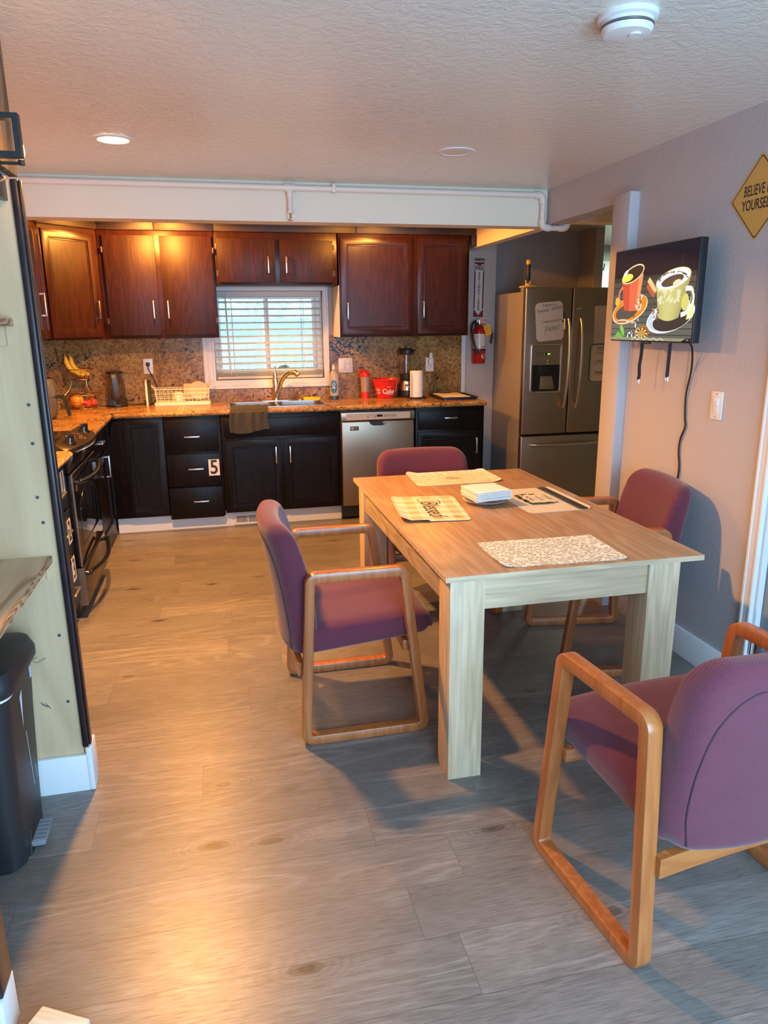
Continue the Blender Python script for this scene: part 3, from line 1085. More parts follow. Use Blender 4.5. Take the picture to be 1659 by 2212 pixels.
m.slab(lambda u, v: (-0.75 + 4.6 * u, -0.3 + 2.6 * v, 1.93 + 1.15 * v + 0.018 * math.sin(u * 230)), 160, 6, 0.03)
obj('roof', m, plain('ribbed_roof', (0.17, 0.195, 0.19), 0.6, 0.2), s)
m = MB()
m.prism([(-3.9, 2.30), (-0.4, 2.30), (-2.1, 3.25)], -0.3, 2.6, 'xz')
obj('gable', m, M['siding'], s)
obj('fascia', MB().tube([(-4.0, -0.32, 2.28), (-2.1, -0.32, 3.31)], 0.05, flat=(0.04, 0.16)).tube([(-2.1, -0.32, 3.31), (-0.2, -0.32, 2.2)], 0.05, flat=(0.04, 0.16)), M['white'], s)
for x in (-2.4, -1.6):
    fr = obj('window', MB().ring(rrect(0.5, 0.6, 0.005, 2, x, 1.75), rrect(0.4, 0.5, 0.005, 2, x, 1.75), -0.03, 0.0, 'xz'), M['white'], s)
    obj('pane', MB().bx(x - 0.2, x + 0.2, -0.012, -0.006, 1.5, 2.0), M['black_gloss'], fr)
obj('porch_post', MB().bx(-0.62, -0.52, -0.25, -0.15, 0, 1.95), M['white'], s, label='white porch post')
h = thing('house', 'taller pale house standing behind the shed', 'house', (1.2, 17.5, -0.3))
obj('wall', MB().bx(-5, 5, 0, 4, 0, 3.3), M['siding'], h)
m = MB()
m.slab(lambda u, v: (-5.3 + 10.6 * u, -0.4 + 4.6 * v, 3.25 + 1.7 * v + 0.02 * math.sin(u * 300)), 120, 4, 0.05)
obj('roof', m, plain('house_roof', (0.15, 0.19, 0.195), 0.7), h)
t = thing('shrub', 'green leafy shrub beside the shed beyond the fence', 'shrub', (0.75, 10.6, -0.3))
obj('stem', MB().tube(catmull([(0, 0, 0), (0.03, 0, 0.8), (-0.03, 0.02, 1.6)], 4), 0.02), M['bark'], t)
m = MB()
rn = random.Random(5)
for k in range(420):
    th, ph = rn.random() * 2 * PI, rn.random()
    R = 0.42 * (0.4 + 0.6 * rn.random())
    c = Vector((R * math.cos(th) * math.sqrt(1 - (ph - .5) ** 2), R * 0.8 * math.sin(th), 1.35 + 0.75 * ph))
    q = Matrix.Rotation(rn.random() * 6, 3, 'Z') @ Matrix.Rotation(rn.random() * 2.6, 3, 'X')
    p = [c + q @ Vector(v) for v in ((0, 0, 0), (0.022, 0.03, 0.004), (0, 0.075, 0), (-0.022, 0.03, 0.004))]
    m.bm.faces.new([m.bm.verts.new(x) for x in p])
o = obj('foliage', m, M['leaf'], t, smooth=0)

# ceiling fittings
def recessed(x, y, lens, label):
    t = thing('recessed_light', label, 'ceiling light', (x, y, ZC), 0, 'recessed ceiling lights')
    obj('trim_ring', MB().lathe([(0.062, -0.001), (0.068, -0.006), (0.088, -0.005), (0.092, -0.0005)], seg=40), M['white'], t)
    obj('lens', MB().lathe([(0.0, -0.004), (0.045, -0.005), (0.063, -0.0035), (0.063, -0.0005), (0.0, -0.0005)], seg=36), lens, t)
recessed(-0.363, 3.58, M['lamp_on'], 'lit round recessed ceiling light on the left')
recessed(1.165, 3.543, M['lamp_off'], 'unlit round recessed ceiling light on the right')
recessed(-0.33, 5.42, M['lamp_on'], 'lit recessed ceiling light hidden behind the beam above the kitchen, left one')
recessed(1.22, 5.30, M['lamp_on'], 'lit recessed ceiling light hidden behind the beam above the kitchen, right one')
t = thing('smoke_detector', 'round white smoke detector on the ceiling', 'smoke detector', (1.12, 1.975, ZC))
obj('base', MB().lathe([(0, 0), (0.078, 0), (0.078, -0.012), (0.070, -0.016), (0, -0.016)], seg=40), M['plate_white'], t)
obj('cover', MB().lathe([(0.066, -0.016), (0.067, -0.036), (0.060, -0.046), (0.030, -0.050), (0, -0.050)], seg=40), M['plate_white'], t)
obj('test_button', MB().cyl((0.012, -0.02, -0.049), (0.012, -0.02, -0.053), 0.016, seg=24), M['white'], t)
obj('vent_ring', MB().lathe([(0.0668, -0.024), (0.0690, -0.026), (0.0690, -0.030), (0.0668, -0.032)], seg=40), M['grey_app'], t)

# sprinkler pipe along the beam
t = thing('sprinkler_pipe', 'white sprinkler pipe running along the beam and under the corner', 'pipe', (0, 4.395, 2.265))
PX = 2.005
path = [(XL + 0.02, 0, 0), (PX - 0.04, 0, 0)]
obj('pipe', MB().tube([(XL + 0.02, 0, 0.0), (PX - 0.03, 0, 0)], 0.0165, 14), M['pvc'], t)
obj('elbow', MB().tube(catmull([(PX - 0.05, 0, 0), (PX - 0.012, 0, -0.006), (PX, 0, -0.045)], 6), 0.0215, 14), M['pvc'], t)
obj('drop_pipe', MB().tube([(PX, 0, -0.03), (PX, 0, -0.16)], 0.0165, 14), M['pvc'], t)
obj('elbow', MB().tube(catmull([(PX, 0, -0.14), (PX + 0.006, 0, -0.176), (PX + 0.05, 0, -0.186)], 6), 0.0215, 14), M['pvc'], t)
obj('pipe', MB().tube([(PX + 0.04, 0, -0.186), (PX + 0.13, 0, -0.186)], 0.0165, 14), M['pvc'], t)
obj('elbow', MB().tube(catmull([(PX + 0.115, 0, -0.186), (PX + 0.155, 0.0, -0.18), (PX + 0.165, 0.0, -0.145)], 6), 0.0215, 14), M['pvc'], t)
obj('pipe_strap', MB().bx(0.71, 0.73, -0.02, 0.024, -0.02, 0.025, 0.003), M['pvc'], t)
obj('tee', MB().tube([(0.44, 0, 0), (0.50, 0, 0)], 0.0215, 14).tube([(0.47, 0, 0), (0.47, 0, -0.05)], 0.019, 14), M['pvc'], t)
h = obj('sprinkler_head', MB().tube([(0.47, 0, -0.05), (0.47, 0, -0.12)], 0.014, 12).cyl((0.47, 0, -0.12), (0.47, 0, -0.135), 0.019, seg=16), M['pvc'], t)
obj('deflector', MB().tube([(0.458, 0, -0.135), (0.455, 0, -0.155), (0.47, 0, -0.17), (0.485, 0, -0.155), (0.482, 0, -0.135)], 0.0025, 6).cyl((0.47, 0, -0.17), (0.47, 0, -0.173), 0.014, seg=16).cyl((0.47, 0, -0.135), (0.47, 0, -0.168), 0.003, seg=8), M['copper'], h, label='bronze sprinkler deflector')

# ================================================================== THE KITCHEN


def handle(p, d, L, out, mat=None):
    """bar pull: p centre on the face, d 'v' or 'h', bar stands out along -y (cabinet frame)"""
    m = MB()
    w, th, st = 0.010, 0.010, 0.030
    x, y, z = p
    if d == 'v':
        m.bx(x - w / 2, x + w / 2, y - st, y - st + th, z - L / 2, z + L / 2, 0.0012)
        for k in (-1, 1):
            m.bx(x - w / 2, x + w / 2, y - st + th, y + 0.001, z + k * (L / 2 - 0.007) - 0.005, z + k * (L / 2 - 0.007) + 0.005)
    else:
        m.bx(x - L / 2, x + L / 2, y - st, y - st + th, z - w / 2, z + w / 2, 0.0012)
        for k in (-1, 1):
            m.bx(x + k * (L / 2 - 0.007) - 0.005, x + k * (L / 2 - 0.007) + 0.005, y - st + th, y + 0.001, z - w / 2, z + w / 2)
    return m


def shaker(x0, x1, z0, z1, t=0.020, rail=0.055):
    """framed door: stiles and rails around a recessed panel with a bead"""
    m = MB()
    y0, y1 = -t, -0.001
    m.ring([(x0, z0), (x1, z0), (x1, z1), (x0, z1)], [(x0 + rail, z0 + rail), (x1 - rail, z0 + rail), (x1 - rail, z1 - rail), (x0 + rail, z1 - rail)], y0, y1, 'xz', 0.003)
    r2 = rail + 0.010
    m.ring([(x0 + rail, z0 + rail), (x1 - rail, z0 + rail), (x1 - rail, z1 - rail), (x0 + rail, z1 - rail)], [(x0 + r2, z0 + r2), (x1 - r2, z0 + r2), (x1 - r2, z1 - r2), (x0 + r2, z1 - r2)], y0 + 0.006, y1, 'xz', 0.003)
    m.bx(x0 + rail, x1 - rail, y0 + 0.011, y1, z0 + rail, z1 - rail)
    return m


def slabdoor(x0, x1, z0, z1, t=0.020):
    return MB().bx(x0, x1, -t, -0.001, z0, z1, 0.003)


def cabinet(label, loc, rotz, w, z0, z1, dep, body_mat, fronts, name='base_cabinet', cat='cabinet', group=None, body=None):
    t = thing(name, label, cat, (loc[0], loc[1], 0), rotz, group)
    obj('body', body or MB().bx(-w / 2, w / 2, 0, dep, z0, z1, 0.002), body_mat, t)
    for f in fronts:
        kind, x0, x1, a, b, style, mat, hd = f[:8]
        mb = shaker(x0, x1, a, b) if style == 'shaker' else slabdoor(x0, x1, a, b)
        o = obj(kind, mb, mat, t)
        for q in ([hd] if hd and not isinstance(hd, list) else hd or []):
            obj('handle', handle((q[1], -0.020, q[2]), q[0], q[3], -1), M['nickel'], o, label='brushed metal bar handle')
        if len(f) > 8:
            f[8](o)
    return t


def hinges(x, zs, mat=None):
    def fn(o):
        for z in zs:
            obj('hinge', MB().cyl((x, -0.022, z - 0.018), (x, -0.022, z + 0.018), 0.004, seg=8).bx(x - 0.007, x + 0.007, -0.0205, -0.019, z - 0.02, z + 0.02), M['bronze'], o, label='small bronze hinge')
    return fn


def sticker(digit, x, z):
    def fn(o):
        fl = Flat().plate([(-0.040, -0.062), (0.040, -0.062), (0.040, 0.062), (-0.040, 0.062)], 0.0012, (0.66, 0.63, 0.58))
        fl.text(digit, 0, -0.002, 0.150, (0.01, 0.01, 0.01), bold=0.0022, sx=0.86)
        flat_obj('number_sticker', fl, M['print'], o, (x, -0.0213, z), '-Y', 0.0, label='white sticker with black number ' + digit)
    return fn


YF = 5.535 + 0.020           # bodies of the back run start behind their fronts
E_, C_, G_ = M['espresso'], M['cherry'], M['cherry_grain']
BASE_D = YB - 0.03 - YF
cabinet('dark corner base cabinet with one framed door beside the stove run', ((-0.79 - 0.405) / 2, YF), 0, 0.385, 0.125, 0.876, BASE_D, E_,
        [('door', -0.092, 0.190, 0.135, 0.862, 'shaker', E_, None)])
cabinet('dark base cabinet of three drawers marked with a number 5', ((-0.405 + 0.005) / 2, YF), 0, 0.405, 0.100, 0.876, BASE_D, E_,
        [('drawer', -0.195, 0.185, 0.608, 0.850, 'slab', E_, ('h', -0.005, 0.725, 0.112)),
         ('drawer', -0.200, 0.190, 0.355, 0.592, 'slab', E_, ('h', 0.008, 0.482, 0.112), sticker('5', 0.140, 0.485)),
         ('drawer', -0.200, 0.190, 0.098, 0.338, 'slab', E_, ('h', 0.030, 0.232, 0.112))])
SB = MB().bx(-0.45, 0.45, 0, 0.019, 0.118, 0.876, 0.002).bx(-0.45, -0.432, 0.019, BASE_D, 0.118, 0.876).bx(0.432, 0.45, 0.019, BASE_D, 0.118, 0.876).bx(-0.432, 0.432, 0.019, BASE_D, 0.118, 0.136).bx(-0.432, 0.432, BASE_D - 0.012, BASE_D, 0.136, 0.876)
cabinet('wide dark sink base cabinet with two framed doors under a plain panel', ((0.006 + 0.910) / 2, YF), 0, 0.900, 0.118, 0.876, BASE_D, E_,
        [('false_front', -0.425, 0.430, 0.702, 0.842, 'slab', E_, None),
         ('door', -0.425, -0.006, 0.130, 0.682, 'shaker', E_, ('v', -0.050, 0.560, 0.128)),
         ('door', 0.012, 0.430, 0.130, 0.682, 'shaker', E_, ('v', 0.058, 0.560, 0.128))], body=SB)
cabinet('dark base cabinet right of the dishwasher with a drawer above a door', ((1.520 + 2.098) / 2, YF), 0, 0.574, 0.0, 0.876, BASE_D, E_,
        [('drawer', -0.270, 0.255, 0.700, 0.852, 'slab', E_, ('h', -0.005, 0.790, 0.105)),
         ('door', -0.270, 0.255, 0.110, 0.680, 'shaker', E_, ('v', 0.215, 0.560, 0.128))])
# left run, facing the room
XF = -0.80
cabinet('dark base cabinet between the stove and the corner', (XF, (4.672 + 5.532) / 2), PI / 2, 0.856, 0.015, 0.876, 0.585, E_,
        [('drawer', -0.415, 0.245, 0.705, 0.850, 'slab', E_, ('h', -0.05, 0.780, 0.12)),
         ('door', -0.415, 0.245, 0.125, 0.688, 'shaker', E_, ('v', 0.10, 0.590, 0.150))])
cabinet('dark drawer cabinet with number stickers on the near side of the stove', (XF, (3.22 + 3.896) / 2), PI / 2, 0.672, 0.10, 0.876, 0.585, E_,
        [('drawer', -0.325, 0.325, 0.640, 0.850, 'slab', E_, ('h', 0.105, 0.735, 0.14), sticker('1', 0.235, 0.770)),
         ('drawer', -0.325, 0.325, 0.370, 0.625, 'slab', E_, ('h', 0.135, 0.535, 0.14), sticker('2', 0.260, 0.515)),
         ('drawer', -0.325, 0.325, 0.110, 0.355, 'slab', E_, ('h', 0.150, 0.225, 0.14), sticker('3', 0.255, 0.315))])

# upper cabinets
YU = 5.82 + 0.020
UD = YB - 0.004 - YU
cabinet('wall cabinet with two plain grained doors left of the window', ((-0.775 + 0.046) / 2, YU), 0, 0.818, 1.432, 2.20, UD, M['cherry'],
        [('door', -0.372, -0.012, 1.455, 2.160, 'slab', G_, ('v', -0.052, 1.640, 0.130), hinges(-0.379, (1.56, 2.06))),
         ('door', 0.022, 0.395, 1.455, 2.160, 'slab', G_, ('v', 0.052, 1.640, 0.130), hinges(0.402, (1.56, 2.06)))], 'wall_cabinet')
cabinet('short wall cabinet with two grained doors above the window', ((0.046 + 0.972) / 2, YU), 0, 0.920, 1.818, 2.20, UD, M['cherry'],
        [('door', -0.440, -0.016, 1.835, 2.150, 'slab', G_, ('v', -0.070, 1.960, 0.120), hinges(-0.447, (1.90, 2.09))),
         ('door', 0.020, 0.425, 1.835, 2.140, 'slab', G_, ('v', 0.065, 1.960, 0.120), hinges(0.432, (1.90, 2.09)))], 'wall_cabinet')
r = cabinet('wall cabinet with two framed doors right of the window', ((0.978 + 2.048) / 2, YU), 0, 1.066, 1.422, 2.20, UD, M['cherry'],
        [('door', -0.520, 0.055, 1.440, 2.168, 'shaker', C_, ('v', -0.472, 1.620, 0.128)),
         ('door', 0.098, 0.505, 1.440, 2.168, 'shaker', C_, ('v', 0.145, 1.630, 0.128))], 'wall_cabinet')
obj('side_panel', MB().bx(-0.5375, -0.5335, -0.001, UD, 1.422, 1.815), M['cream'], r, label='cream painted side panel')
# corner cabinet, set at an angle
dl = Vector((-0.776, 5.842)) - Vector((-1.098, 5.52))
cm = (Vector((-0.776, 5.842)) + Vector((-1.098, 5.52))) / 2
wd = dl.length
h2 = wd / 2
body = MB().prism([(-h2, 0), (h2, 0), (h2 + 0.23, 0.23), (h2 - 0.01, 0.45), (-h2 + 0.01, 0.45), (-h2 - 0.21, 0.21)], 1.432, 2.20, 'xy', 0.001)
cabinet('angled corner wall cabinet with one framed door', (cm.x, cm.y), PI / 4, wd, 1.432, 2.20, 0.3, M['cherry'],
        [('door', -h2 + 0.012, h2 - 0.032, 1.448, 2.165, 'shaker', C_, ('v', h2 - 0.062, 1.640, 0.128))], 'wall_cabinet', body=body)
cabinet('wall cabinet with framed doors over the stove counter', (-1.10, (4.58 + 5.50) / 2), PI / 2, 0.92, 1.432, 2.20, 0.318, M['cherry'],
        [('door', -0.450, 0.275, 1.448, 2.165, 'shaker', C_, ('v', 0.245, 1.665, 0.150)),
         ('door', 0.285, 0.452, 1.448, 2.165, 'shaker', C_, None)], 'wall_cabinet')
# boards closing the gap up to the ceiling
t = thing('cabinet_frieze', 'dark boards closing the gap above the wall cabinets', 'frieze', (0, 0, 0))
for x0, x1 in ((-0.775, -0.375), (-0.372, 0.05), (0.053, 1.12), (1.123, 2.098)):
    obj('board', MB().bx(x0, x1, 5.825, 5.845, 2.196, 2.299, 0.002), M['frieze'], t)
obj('board', MB().bx(2.056, 2.098, 5.815, 5.84, 2.115, 2.196, 0.002), M['frieze'], t)
obj('board', MB().box((cm.x + 0.006, cm.y - 0.006, 2.2475), (wd, 0.02, 0.103), Matrix.Rotation(PI / 4, 3, 'Z'), 0.002), M['frieze'], t)
obj('board', MB().bx(-1.105, -1.085, 4.58, 5.51, 2.196, 2.299, 0.002), M['frieze'], t)

# granite worktops
SX0, SX1, SY0, SY1 = 0.085, 0.825, 5.610, 5.985
t = thing('granite_worktop', 'polished golden-brown granite worktop along the back wall and corner', 'worktop', (0, 0, 0))
z0, z1 = 0.877, 0.915
m = MB()
yf, yb = 5.527, YB - 0.0225
xl, xf = XL + 0.0225, -0.752
for a in ((xl, SX0, yf, yb), (SX1, 2.103, yf, yb), (SX0, SX1, yf, SY0), (SX0, SX1, SY1, yb), (xl, xf, 4.662, yf)):
    m.bx(*a, z0, z1)
m.tube([(xf, 4.662, 0.896), (xf, yf, 0.896), (2.103, yf, 0.896)], 0.019, 12)
obj('slab', m, M['granite'], t, smooth=30)
obj('joint', MB().bx(-0.262, -0.259, 5.53, yb - 0.001, 0.9149, 0.9154), M['cream'], t, label='pale joint line')
obj('joint', MB().box((-0.76, 5.62, 0.9152), (0.003, 0.26, 0.0006), Matrix.Rotation(-0.7, 3, 'Z')), M['cream'], t, label='pale joint line')
t = thing('granite_worktop', 'short granite worktop on the near side of the stove', 'worktop', (0, 0, 0))
obj('slab', MB().bx(xl, xf, 3.22, 3.898, z0, z1).tube([(xf, 3.22, 0.896), (xf, 3.885, 0.896)], 0.019, 12), M['granite'], t, smooth=30)

# sink
t = thing('sink', 'double bowl stainless steel sink set into the granite', 'sink', ((SX0 + SX1) / 2, (SY0 + SY1) / 2, 0.915))
hw, hd = (SX1 - SX0) / 2, (SY1 - SY0) / 2
obj('rim', MB().ring(rrect(2 * hw + 0.03, 2 * hd + 0.03, 0.03, 5), rrect(2 * hw - 0.012, 2 * hd - 0.012, 0.03, 5), 0.0005, 0.006, 'xy', 0.002).bx(-0.012, 0.012, -hd + 0.006, hd - 0.006, -0.02, 0.004, 0.003), M['sink'], t)
for s_ in (-1, 1):
    cx = s_ * (hw / 2)
    m = MB()
    o_ = rrect(hw - 0.018, 2 * hd - 0.014, 0.05, 6, cx, 0)
    i_ = rrect(hw - 0.022, 2 * hd - 0.018, 0.05, 6, cx, 0)
    m.ring(o_, i_, -0.17, 0.002, 'xy')
    m.prism(o_, -0.175, -0.17, 'xy')
    obj('bowl', m, M['sink'], t)

t = thing('faucet', 'brushed nickel faucet with a curved spout behind the sink', 'faucet', (0.47, 6.045, 0.915))
obj('base_plate', MB().prism(rrect(0.26, 0.058, 0.028, 6), 0.0, 0.008, 'xy', 0.003), M['nickel'], t)
obj('body', MB().lathe([(0, 0.008), (0.028, 0.008), (0.026, 0.03), (0.024, 0.12), (0.026, 0.17), (0.020, 0.185), (0, 0.185)], seg=24), M['nickel'], t)
obj('lever', MB().lathe([(0.0, 0.185), (0.019, 0.187), (0.020, 0.21), (0.014, 0.235), (0.007, 0.255), (0.006, 0.268), (0.012, 0.276), (0.011, 0.282), (0.0, 0.283)], seg=20), M['nickel'], t)
sp = catmull([(0.004, -0.015, 0.03), (0.022, -0.03, 0.10), (0.045, -0.06, 0.17), (0.085, -0.10, 0.222), (0.125, -0.13, 0.240), (0.155, -0.15, 0.232), (0.168, -0.16, 0.216)], 6)
obj('spout', MB().tube(sp, [0.020 - 0.004 * i / len(sp) + (0.006 if i > len(sp) * 0.72 else 0) for i in range(len(sp))], 14), M['nickel'], t)
t = thing('soap_dispenser', 'small brushed nickel soap pump beside the faucet', 'soap pump', (0.662, 5.999, 0.915 + 0.006))
t.location.y = 6.012
obj('body', MB().lathe([(0, 0), (0.020, 0), (0.021, 0.006), (0.013, 0.010), (0.013, 0.04), (0.016, 0.045), (0.016, 0.055), (0, 0.056)], seg=20), M['nickel'], t)
obj('nozzle', MB().tube([(0, 0, 0.05), (0, 0, 0.066), (0.01, -0.02, 0.068), (0.02, -0.045, 0.062)], 0.005, 8), M['nickel'], t)
tag(obj('sponge', MB().cushion((0.068, 0.035, 0.013), 0.009, 6), M['yellow'], None, (0.757, 6.015, 0.9305), 0.06), 'yellow sponge lying on the back edge of the sink', 'sponge')
# dish cloth over the worktop edge
m = MB()
rn = random.Random(3)
def clothf(u, v):
    L = v * 0.30
    x = (u - 0.5) * (0.265 + 0.03 * v) + 0.012 * math.sin(v * 5 + 1)
    wr = 0.007 * math.sin(u * 17 + v * 2.0) * min(1, v * 2.2) + 0.006 * math.sin(u * 7 + 2)
    edge = 0.115
    r_ = 0.026
    if L < edge:
        y, z = 0.025 + (edge - L), 0.005 + 0.006 * abs(math.sin(u * 11 + L * 40)) + 0.004
    elif L < edge + r_ * PI / 2:
        a = (L - edge) / r_
        y, z = 0.025 - r_ * math.sin(a), 0.005 - r_ * (1 - math.cos(a)) + 0.007 * (1 - a / 1.6)
    else:
        y, z = -0.001 - 0.004 - abs(wr) * 1.6, 0.005 - r_ - (L - edge - r_ * PI / 2) * (1.0 + 0.10 * math.sin(u * 5))
    return (x, y - 0.008, z)
m.slab(clothf, 40, 46, 0.003)
tag(obj('dish_cloth', m, M['cloth'], None, (0.225, 5.512, 0.9165), 0.02), 'grey-brown dish cloth draped over the worktop edge at the sink', 'cloth')

# dishwasher
t = thing('dishwasher', 'stainless steel dishwasher under the worktop', 'dishwasher', (1.212, 5.535, 0))
obj('body', MB().bx(-0.297, 0.297, 0.03, 0.58, 0.02, 0.868), M['black'], t)
m = MB().bx(-0.293, 0.293, -0.004, 0.03, 0.115, 0.790, 0.010, 3)
obj('door', m, M['stainless'], t)
c = obj('control_panel', MB().bx(-0.297, 0.297, -0.012, 0.03, 0.793, 0.862, 0.006, 3), M['stainless'], t)
fl = Flat()
fl.rect(-0.255, -0.026, 0.255, 0.024, (0.42, 0.40, 0.38))
fl.rect(-0.012, -0.008, 0.034, 0.010, (0.006, 0.006, 0.007))
for x in (-0.083, -0.026):
    fl.rect(x - 0.007, -0.010, x + 0.007, 0.002, (0.09, 0.085, 0.08)); fl.rect(x - 0.005, -0.006, x + 0.005, -0.002, (0.5, 0.5, 0.5))
for k in range(5):
    x = 0.052 + k * 0.020
    fl.rect(x - 0.006, -0.008, x + 0.006, 0.004, (0.09, 0.085, 0.08)); fl.rect(x - 0.004, -0.004, x + 0.004, 0.0, (0.5, 0.5, 0.5))
    fl.rect(x - 0.006, 0.009, x + 0.004, 0.011, (0.15, 0.15, 0.15))
for k in range(4):
    fl.rect(-0.085 + k * 0.017, 0.008, -0.077 + k * 0.017, 0.010, (0.15, 0.15, 0.15))
fl.stroke([(-0.228, -0.004), (-0.222, 0.0), (-0.212, -0.004), (-0.206, 0.002)], 0.002, (0.2, 0.2, 0.2))
flat_obj('control_print', fl, M['print_gloss'], c, (0, -0.0123, 0.828), '-Y')
obj('handle_pocket', MB().prism([(-0.075, 0.786), (0.075, 0.786), (0.060, 0.762), (0.035, 0.752), (-0.035, 0.752), (-0.060, 0.762)], -0.0065, -0.003, 'xz'), M['black'], t)
obj('handle_pocket', MB().prism([(0.035, 0.786), (0.075, 0.786), (0.060, 0.766), (0.04, 0.763)], -0.009, -0.0066, 'xz'), M['stainless'], t)
fl = Flat().plate([(-0.034, -0.016), (0.034, -0.016), (0.034, 0.016), (-0.034, 0.016)], 0.0006, (0.02, 0.02, 0.022))
fl.text('10', -0.019, -0.0005, 0.027, (0.75, 0.72, 0.65), bold=0.0006)
fl.text('YEAR', 0.013, 0.005, 0.010, (0.75, 0.72, 0.65)).text('PARTS', 0.013, -0.005, 0.008, (0.6, 0.58, 0.52))
flat_obj('badge', fl, M['print'], t, (-0.190, -0.0048, 0.735), '-Y', label='small black badge reading 10 year')
obj('kick_plate', MB().bx(-0.29, 0.29, 0.06, 0.08, 0.012, 0.112), M['black'], t)
obj('foot', MB().cyl((-0.26, 0.09, 0), (-0.26, 0.09, 0.03), 0.015).cyl((0.26, 0.09, 0), (0.26, 0.09, 0.03), 0.015), M['black'], t)

# floor register in the toe kick
t = thing('floor_register', 'white louvred heat register in the toe kick below the sink cabinet', 'vent', (0.170, 5.612, 0.0))
obj('frame', MB().ring(rrect(0.21, 0.088, 0.004, 2, 0, 0.05), rrect(0.178, 0.056, 0.002, 2, 0, 0.05), -0.010, -0.0005, 'xz', 0.002).bx(-0.003, 0.003, -0.009, -0.001, 0.02, 0.08), M['plate_white'], t)
obj('louvres', MB().bx(-0.0895, 0.0895, -0.0035, -0.001, 0.0215, 0.0785), M['black'], t)
m = MB()
for k in range(20):
    m.bx(-0.086 + k * 0.009, -0.0825 + k * 0.009, -0.008, -0.004, 0.022, 0.078)
obj('blades', m, M['plate_white'], t)

# stove (range), facing the room
t = thing('stove', 'black slide-in stove with a glass cooktop and curved handles', 'stove', (-0.79, 4.281, 0), PI / 2)
obj('body', MB().bx(-0.376, 0.376, 0.0, 0.585, 0.05, 0.900, 0.003), M['black_enamel'], t)
obj('cooktop', MB().bx(-0.376, 0.376, 0.03, 0.585, 0.9005, 0.919, 0.004), M['black_gloss'], t)
m = MB()
def consolef(u, v):
    x = -0.376 + 0.752 * u
    bow = 0.080 * (1 - (2 * u - 1) ** 2) ** 0.8 if 0 < u < 1 else 0.0
    y = 0.045 + (-0.012 - bow - 0.045) * v
    return (x, y, 0.926 - 0.030 * v)
m.slab(consolef, 28, 6, 0.022)
pn = obj('control_panel', m, plain('bronze_black_panel', (0.035, 0.026, 0.021), 0.22, 0.4), t)
obj('console_edge', MB().tube([Vector(consolef(k / 28, 1.0)) + Vector((0, -0.001, -0.004)) for k in range(29)], 0.004, 8), M['chrome'], pn, label='bright metal edge')
for x, y in ((-0.235, -0.018), (0.205, -0.018)):
    z = 0.936
    k = obj('knob', MB().cyl((x, y, z - 0.004), (x, y - 0.002, z + 0.006), 0.033, 0.031).cyl((x, y, z + 0.006), (x, y - 0.004, z + 0.026), 0.024, 0.021).box((x, y - 0.003, z + 0.032), (0.011, 0.046, 0.022), Matrix.Rotation(0.5, 3, 'Z'), 0.004), M['black_gloss'], pn)
fl = Flat()
def P_(u, v):
    c_ = consolef(u, v)
    return (c_[0], c_[1])
for u0, v0 in ((0.40, 0.25), (0.40, 0.75), (0.62, 0.25)):
    pass
fl.stroke([P_(0.36, 0.2), P_(0.60, 0.2)], 0.003, (0.30, 0.18, 0.10), 0).stroke([P_(0.36, 0.2), P_(0.36, 0.55)], 0.003, (0.30, 0.18, 0.10), 0).stroke([P_(0.60, 0.2), P_(0.60, 0.55)], 0.003, (0.30, 0.18, 0.10), 0)
rn = random.Random(8)
for k in range(16):
    u, v = 0.39 + 0.2 * rn.random(), 0.3 + 0.5 * rn.random()
    fl.stroke([P_(u, v), P_(u + 0.018, v)], 0.004, (0.42, 0.26, 0.14), 0)
fl.rect(*P_(0.66, 0.72), *[q + 0.012 for q in P_(0.66, 0.72)], (0.5, 0.16, 0.06))
def consz(v):
    vv = (0.045 - v.y) / 0.10
    return (v.x, v.y, 0.9487 - 0.030 * max(0, min(1, (0.045 - v.y) / (0.057 + 0.080 * max(0.001, 1 - (v.x / 0.376) ** 2) ** 0.8))) + v.z)
flat_obj('panel_print', fl, M['print'], pn, (0, 0, 0), 'up', fn=consz)
obj('upper_trim', MB().prism([(0.0, 0.90), (-0.055, 0.895), (-0.030, 0.82), (-0.022, 0.795), (0.0, 0.795)], -0.374, 0.374, 'yz', 0.003).xf(Matrix.Identity(4)), M['black_enamel'], t)
dr = obj('oven_door', MB().bx(-0.374, 0.374, -0.036, -0.001, 0.292, 0.788, 0.005, 3), M['black_gloss'], t)
obj('door_edge', MB().bx(-0.3755, -0.3735, -0.037, -0.029, 0.292, 0.788).bx(-0.3755, 0.374, -0.037, -0.029, 0.788, 0.7895), M['stainless'], dr, label='steel edge of the oven door')
arch = [(-0.27, 0.38), (0.27, 0.38), (0.27, 0.60)] + [(0.27 - 0.54 * k / 12, 0.60 + 0.075 * math.sin(PI * k / 12)) for k in range(1, 12)] + [(-0.27, 0.60)]
inn = [(x * 0.97, 0.385 + (z - 0.38) * 0.965) for x, z in arch]
obj('door_window', MB().ring(arch, inn, -0.0385, -0.036, 'xz', 0.001), M['black_enamel'], dr)
def bow_handle(z, drop, sag):
    pts = [(-0.335, -0.034, z), (-0.332, -0.060, z - 0.004)] + [(-0.33 + 0.66 * k / 14, -0.064 - sag * math.sin(PI * k / 14), z - drop * math.sin(PI * k / 14)) for k in range(15)] + [(0.332, -0.060, z - 0.004), (0.335, -0.034, z)]
    return MB().tube(catmull(pts, 3), 0.0125, 12)
obj('handle', bow_handle(0.742, 0.012, 0.030), M['black_gloss'], dr)
wd_ = obj('warming_drawer', MB().bx(-0.374, 0.374, -0.042, -0.001, 0.075, 0.284, 0.004, 3), plain('bronze_black_drawer', (0.05, 0.036, 0.03), 0.18, 0.6), t)
obj('door_edge', MB().bx(-0.3765, -0.3745, -0.043, -0.001, 0.075, 0.284), M['stainless'], wd_, label='grey edge of the stove drawer')
